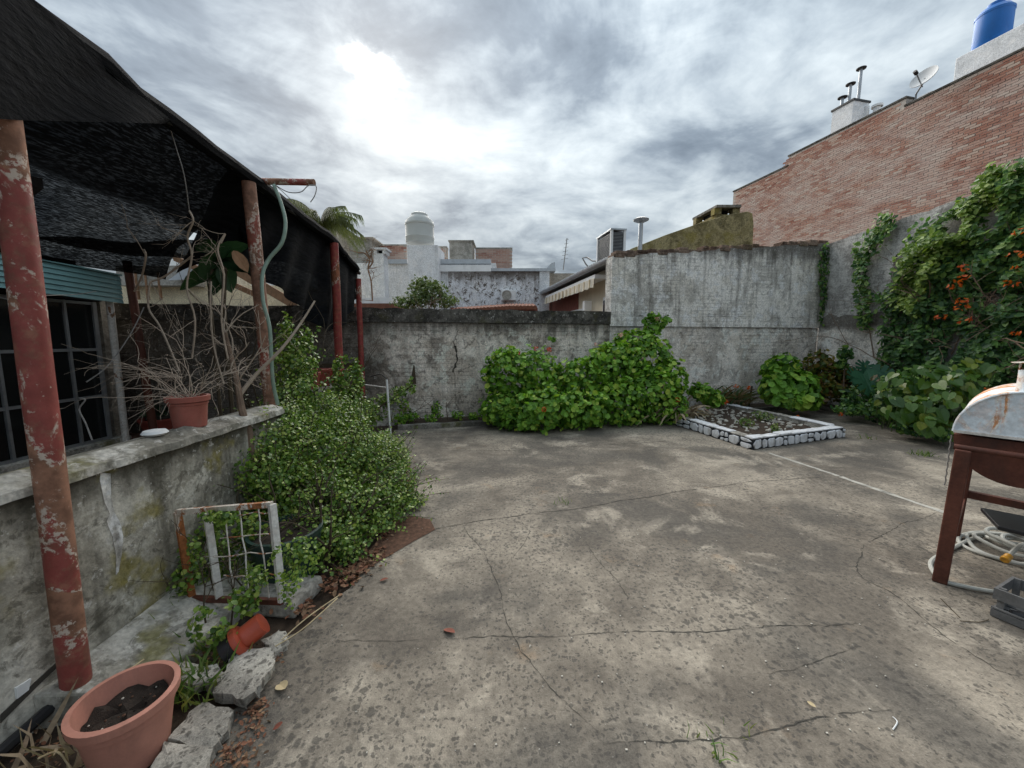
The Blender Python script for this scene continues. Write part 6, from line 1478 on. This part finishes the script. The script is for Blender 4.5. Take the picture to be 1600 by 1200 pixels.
# ================================================================ LITTER
lt = plant('leaf_litter', gr(560, 890), 'brown dead leaves heaped at the foot of the jade bush', 'leaf litter')
def lit(pix_list, n, z, sz):
    P = []
    for _ in range(n):
        x, y, sx, sy = random.choice(pix_list); q = gr(x + random.gauss(0, sx), y + random.gauss(0, sy)); P.append((q.x, q.y, z + random.random() * .015))
    return np.array(P)
P = lit([(565, 880, 14, 10), (545, 900, 12, 8), (590, 865, 8, 6), (520, 915, 12, 8), (470, 950, 14, 10), (600, 830, 6, 6), (630, 735, 8, 12), (640, 760, 6, 8)], 620, .006, 1); stuff(leaves('dead_leaves', P, np.tile([0, 0, 1.], (len(P), 1)), (.018, .05), 'oval', 'litter_leaf', lt, .5))
l2 = plant('bark_litter', gr(385, 1150), 'reddish brown crumbs and dead leaves on the strip beside the broken slabs', 'leaf litter')
P = lit([(385, 1150, 18, 25), (365, 1185, 20, 12), (400, 1110, 10, 12), (430, 1020, 8, 8), (80, 1170, 40, 20), (330, 1020, 30, 15), (160, 1080, 30, 20)], 800, .0, 1); stuff(leaves('dead_leaves', P, np.tile([0, 0, 1.], (len(P), 1)), (.008, .026), 'oval', 'litter_leaf', l2, .5))
def one_leaf(px, py, sz_, mat, label, name='fallen_leaf'):
    me = leafmesh('ovate'); me.materials.append(M[mat]); q = gr(px, py, .012); o = bpy.data.objects.new(name, me); COL.objects.link(o); o.location = q; o.rotation_euler = (random.uniform(-.3, .3), random.uniform(-.3, .3), random.uniform(0, 6)); o.scale = (sz_,) * 3
    tag(o, label, 'leaf')
one_leaf(702, 985, .075, 'red_leaf', 'curled reddish dead leaf lying in the middle of the slab')
one_leaf(440, 1071, .085, 'straw', 'pale cream petal strip on the slab right of the broken slab', 'pale_petal')
one_leaf(434, 1134, .035, 'red_petal' if False else 'red_leaf', 'tiny red petal on the slab near the bottom left', 'red_petal')
one_leaf(1268, 1100, .03, 'litter_leaf' if False else 'straw', 'small pale leaf bit near the long crack', 'leaf_bit')
one_leaf(600, 905, .05, 'red_leaf', 'brown leaf blown onto the slab from the litter heap')
for pix, lb in (([(1470, 935, 2.03), (1485, 950, 2.0), (1500, 965, 1.96)], 'thin dark twig on the slab beside the crate'), ([(1500, 970, 1.97), (1530, 972, 1.97), (1545, 968, 1.98)], 'short curved twig below the crate'), ([(1395, 1120, 1.53), (1402, 1128, 1.51), (1395, 1140, 1.49)], 'small white bent plastic bit near the right end of the crack')):
    P_ = [gr(x, y, .004) for x, y, _ in pix]; tag(MB().tube(smooth_path(P_, 4), .0022, 5).build('twig' if 'twig' in lb else 'plastic_bit', M['white_paint' if 'white' in lb else 'dark_stem'], None), lb, 'twig' if 'twig' in lb else 'debris')
k = 170; P = np.array([gr(random.uniform(420, 1500), 680 + 500 * random.random() ** 1.4) for _ in range(k)]); P[:, 2] = .004
ok_ = P[:, 0] > -1.0; P = P[ok_]; k = len(P)
V = P[:, None, :] + np.array(bme.v)[None] * rng.uniform(.003, .008, (k, 1, 3)) * np.array([1, .8, .6])
gt = npmesh('grit', V.reshape(-1, 3), bme.f, 8, k, rng.random(k), M['pebble_pale'], None); stuff(gt); gt['label'] = 'scattered pale grit and plaster crumbs on the slab'; gt['category'] = 'grit'
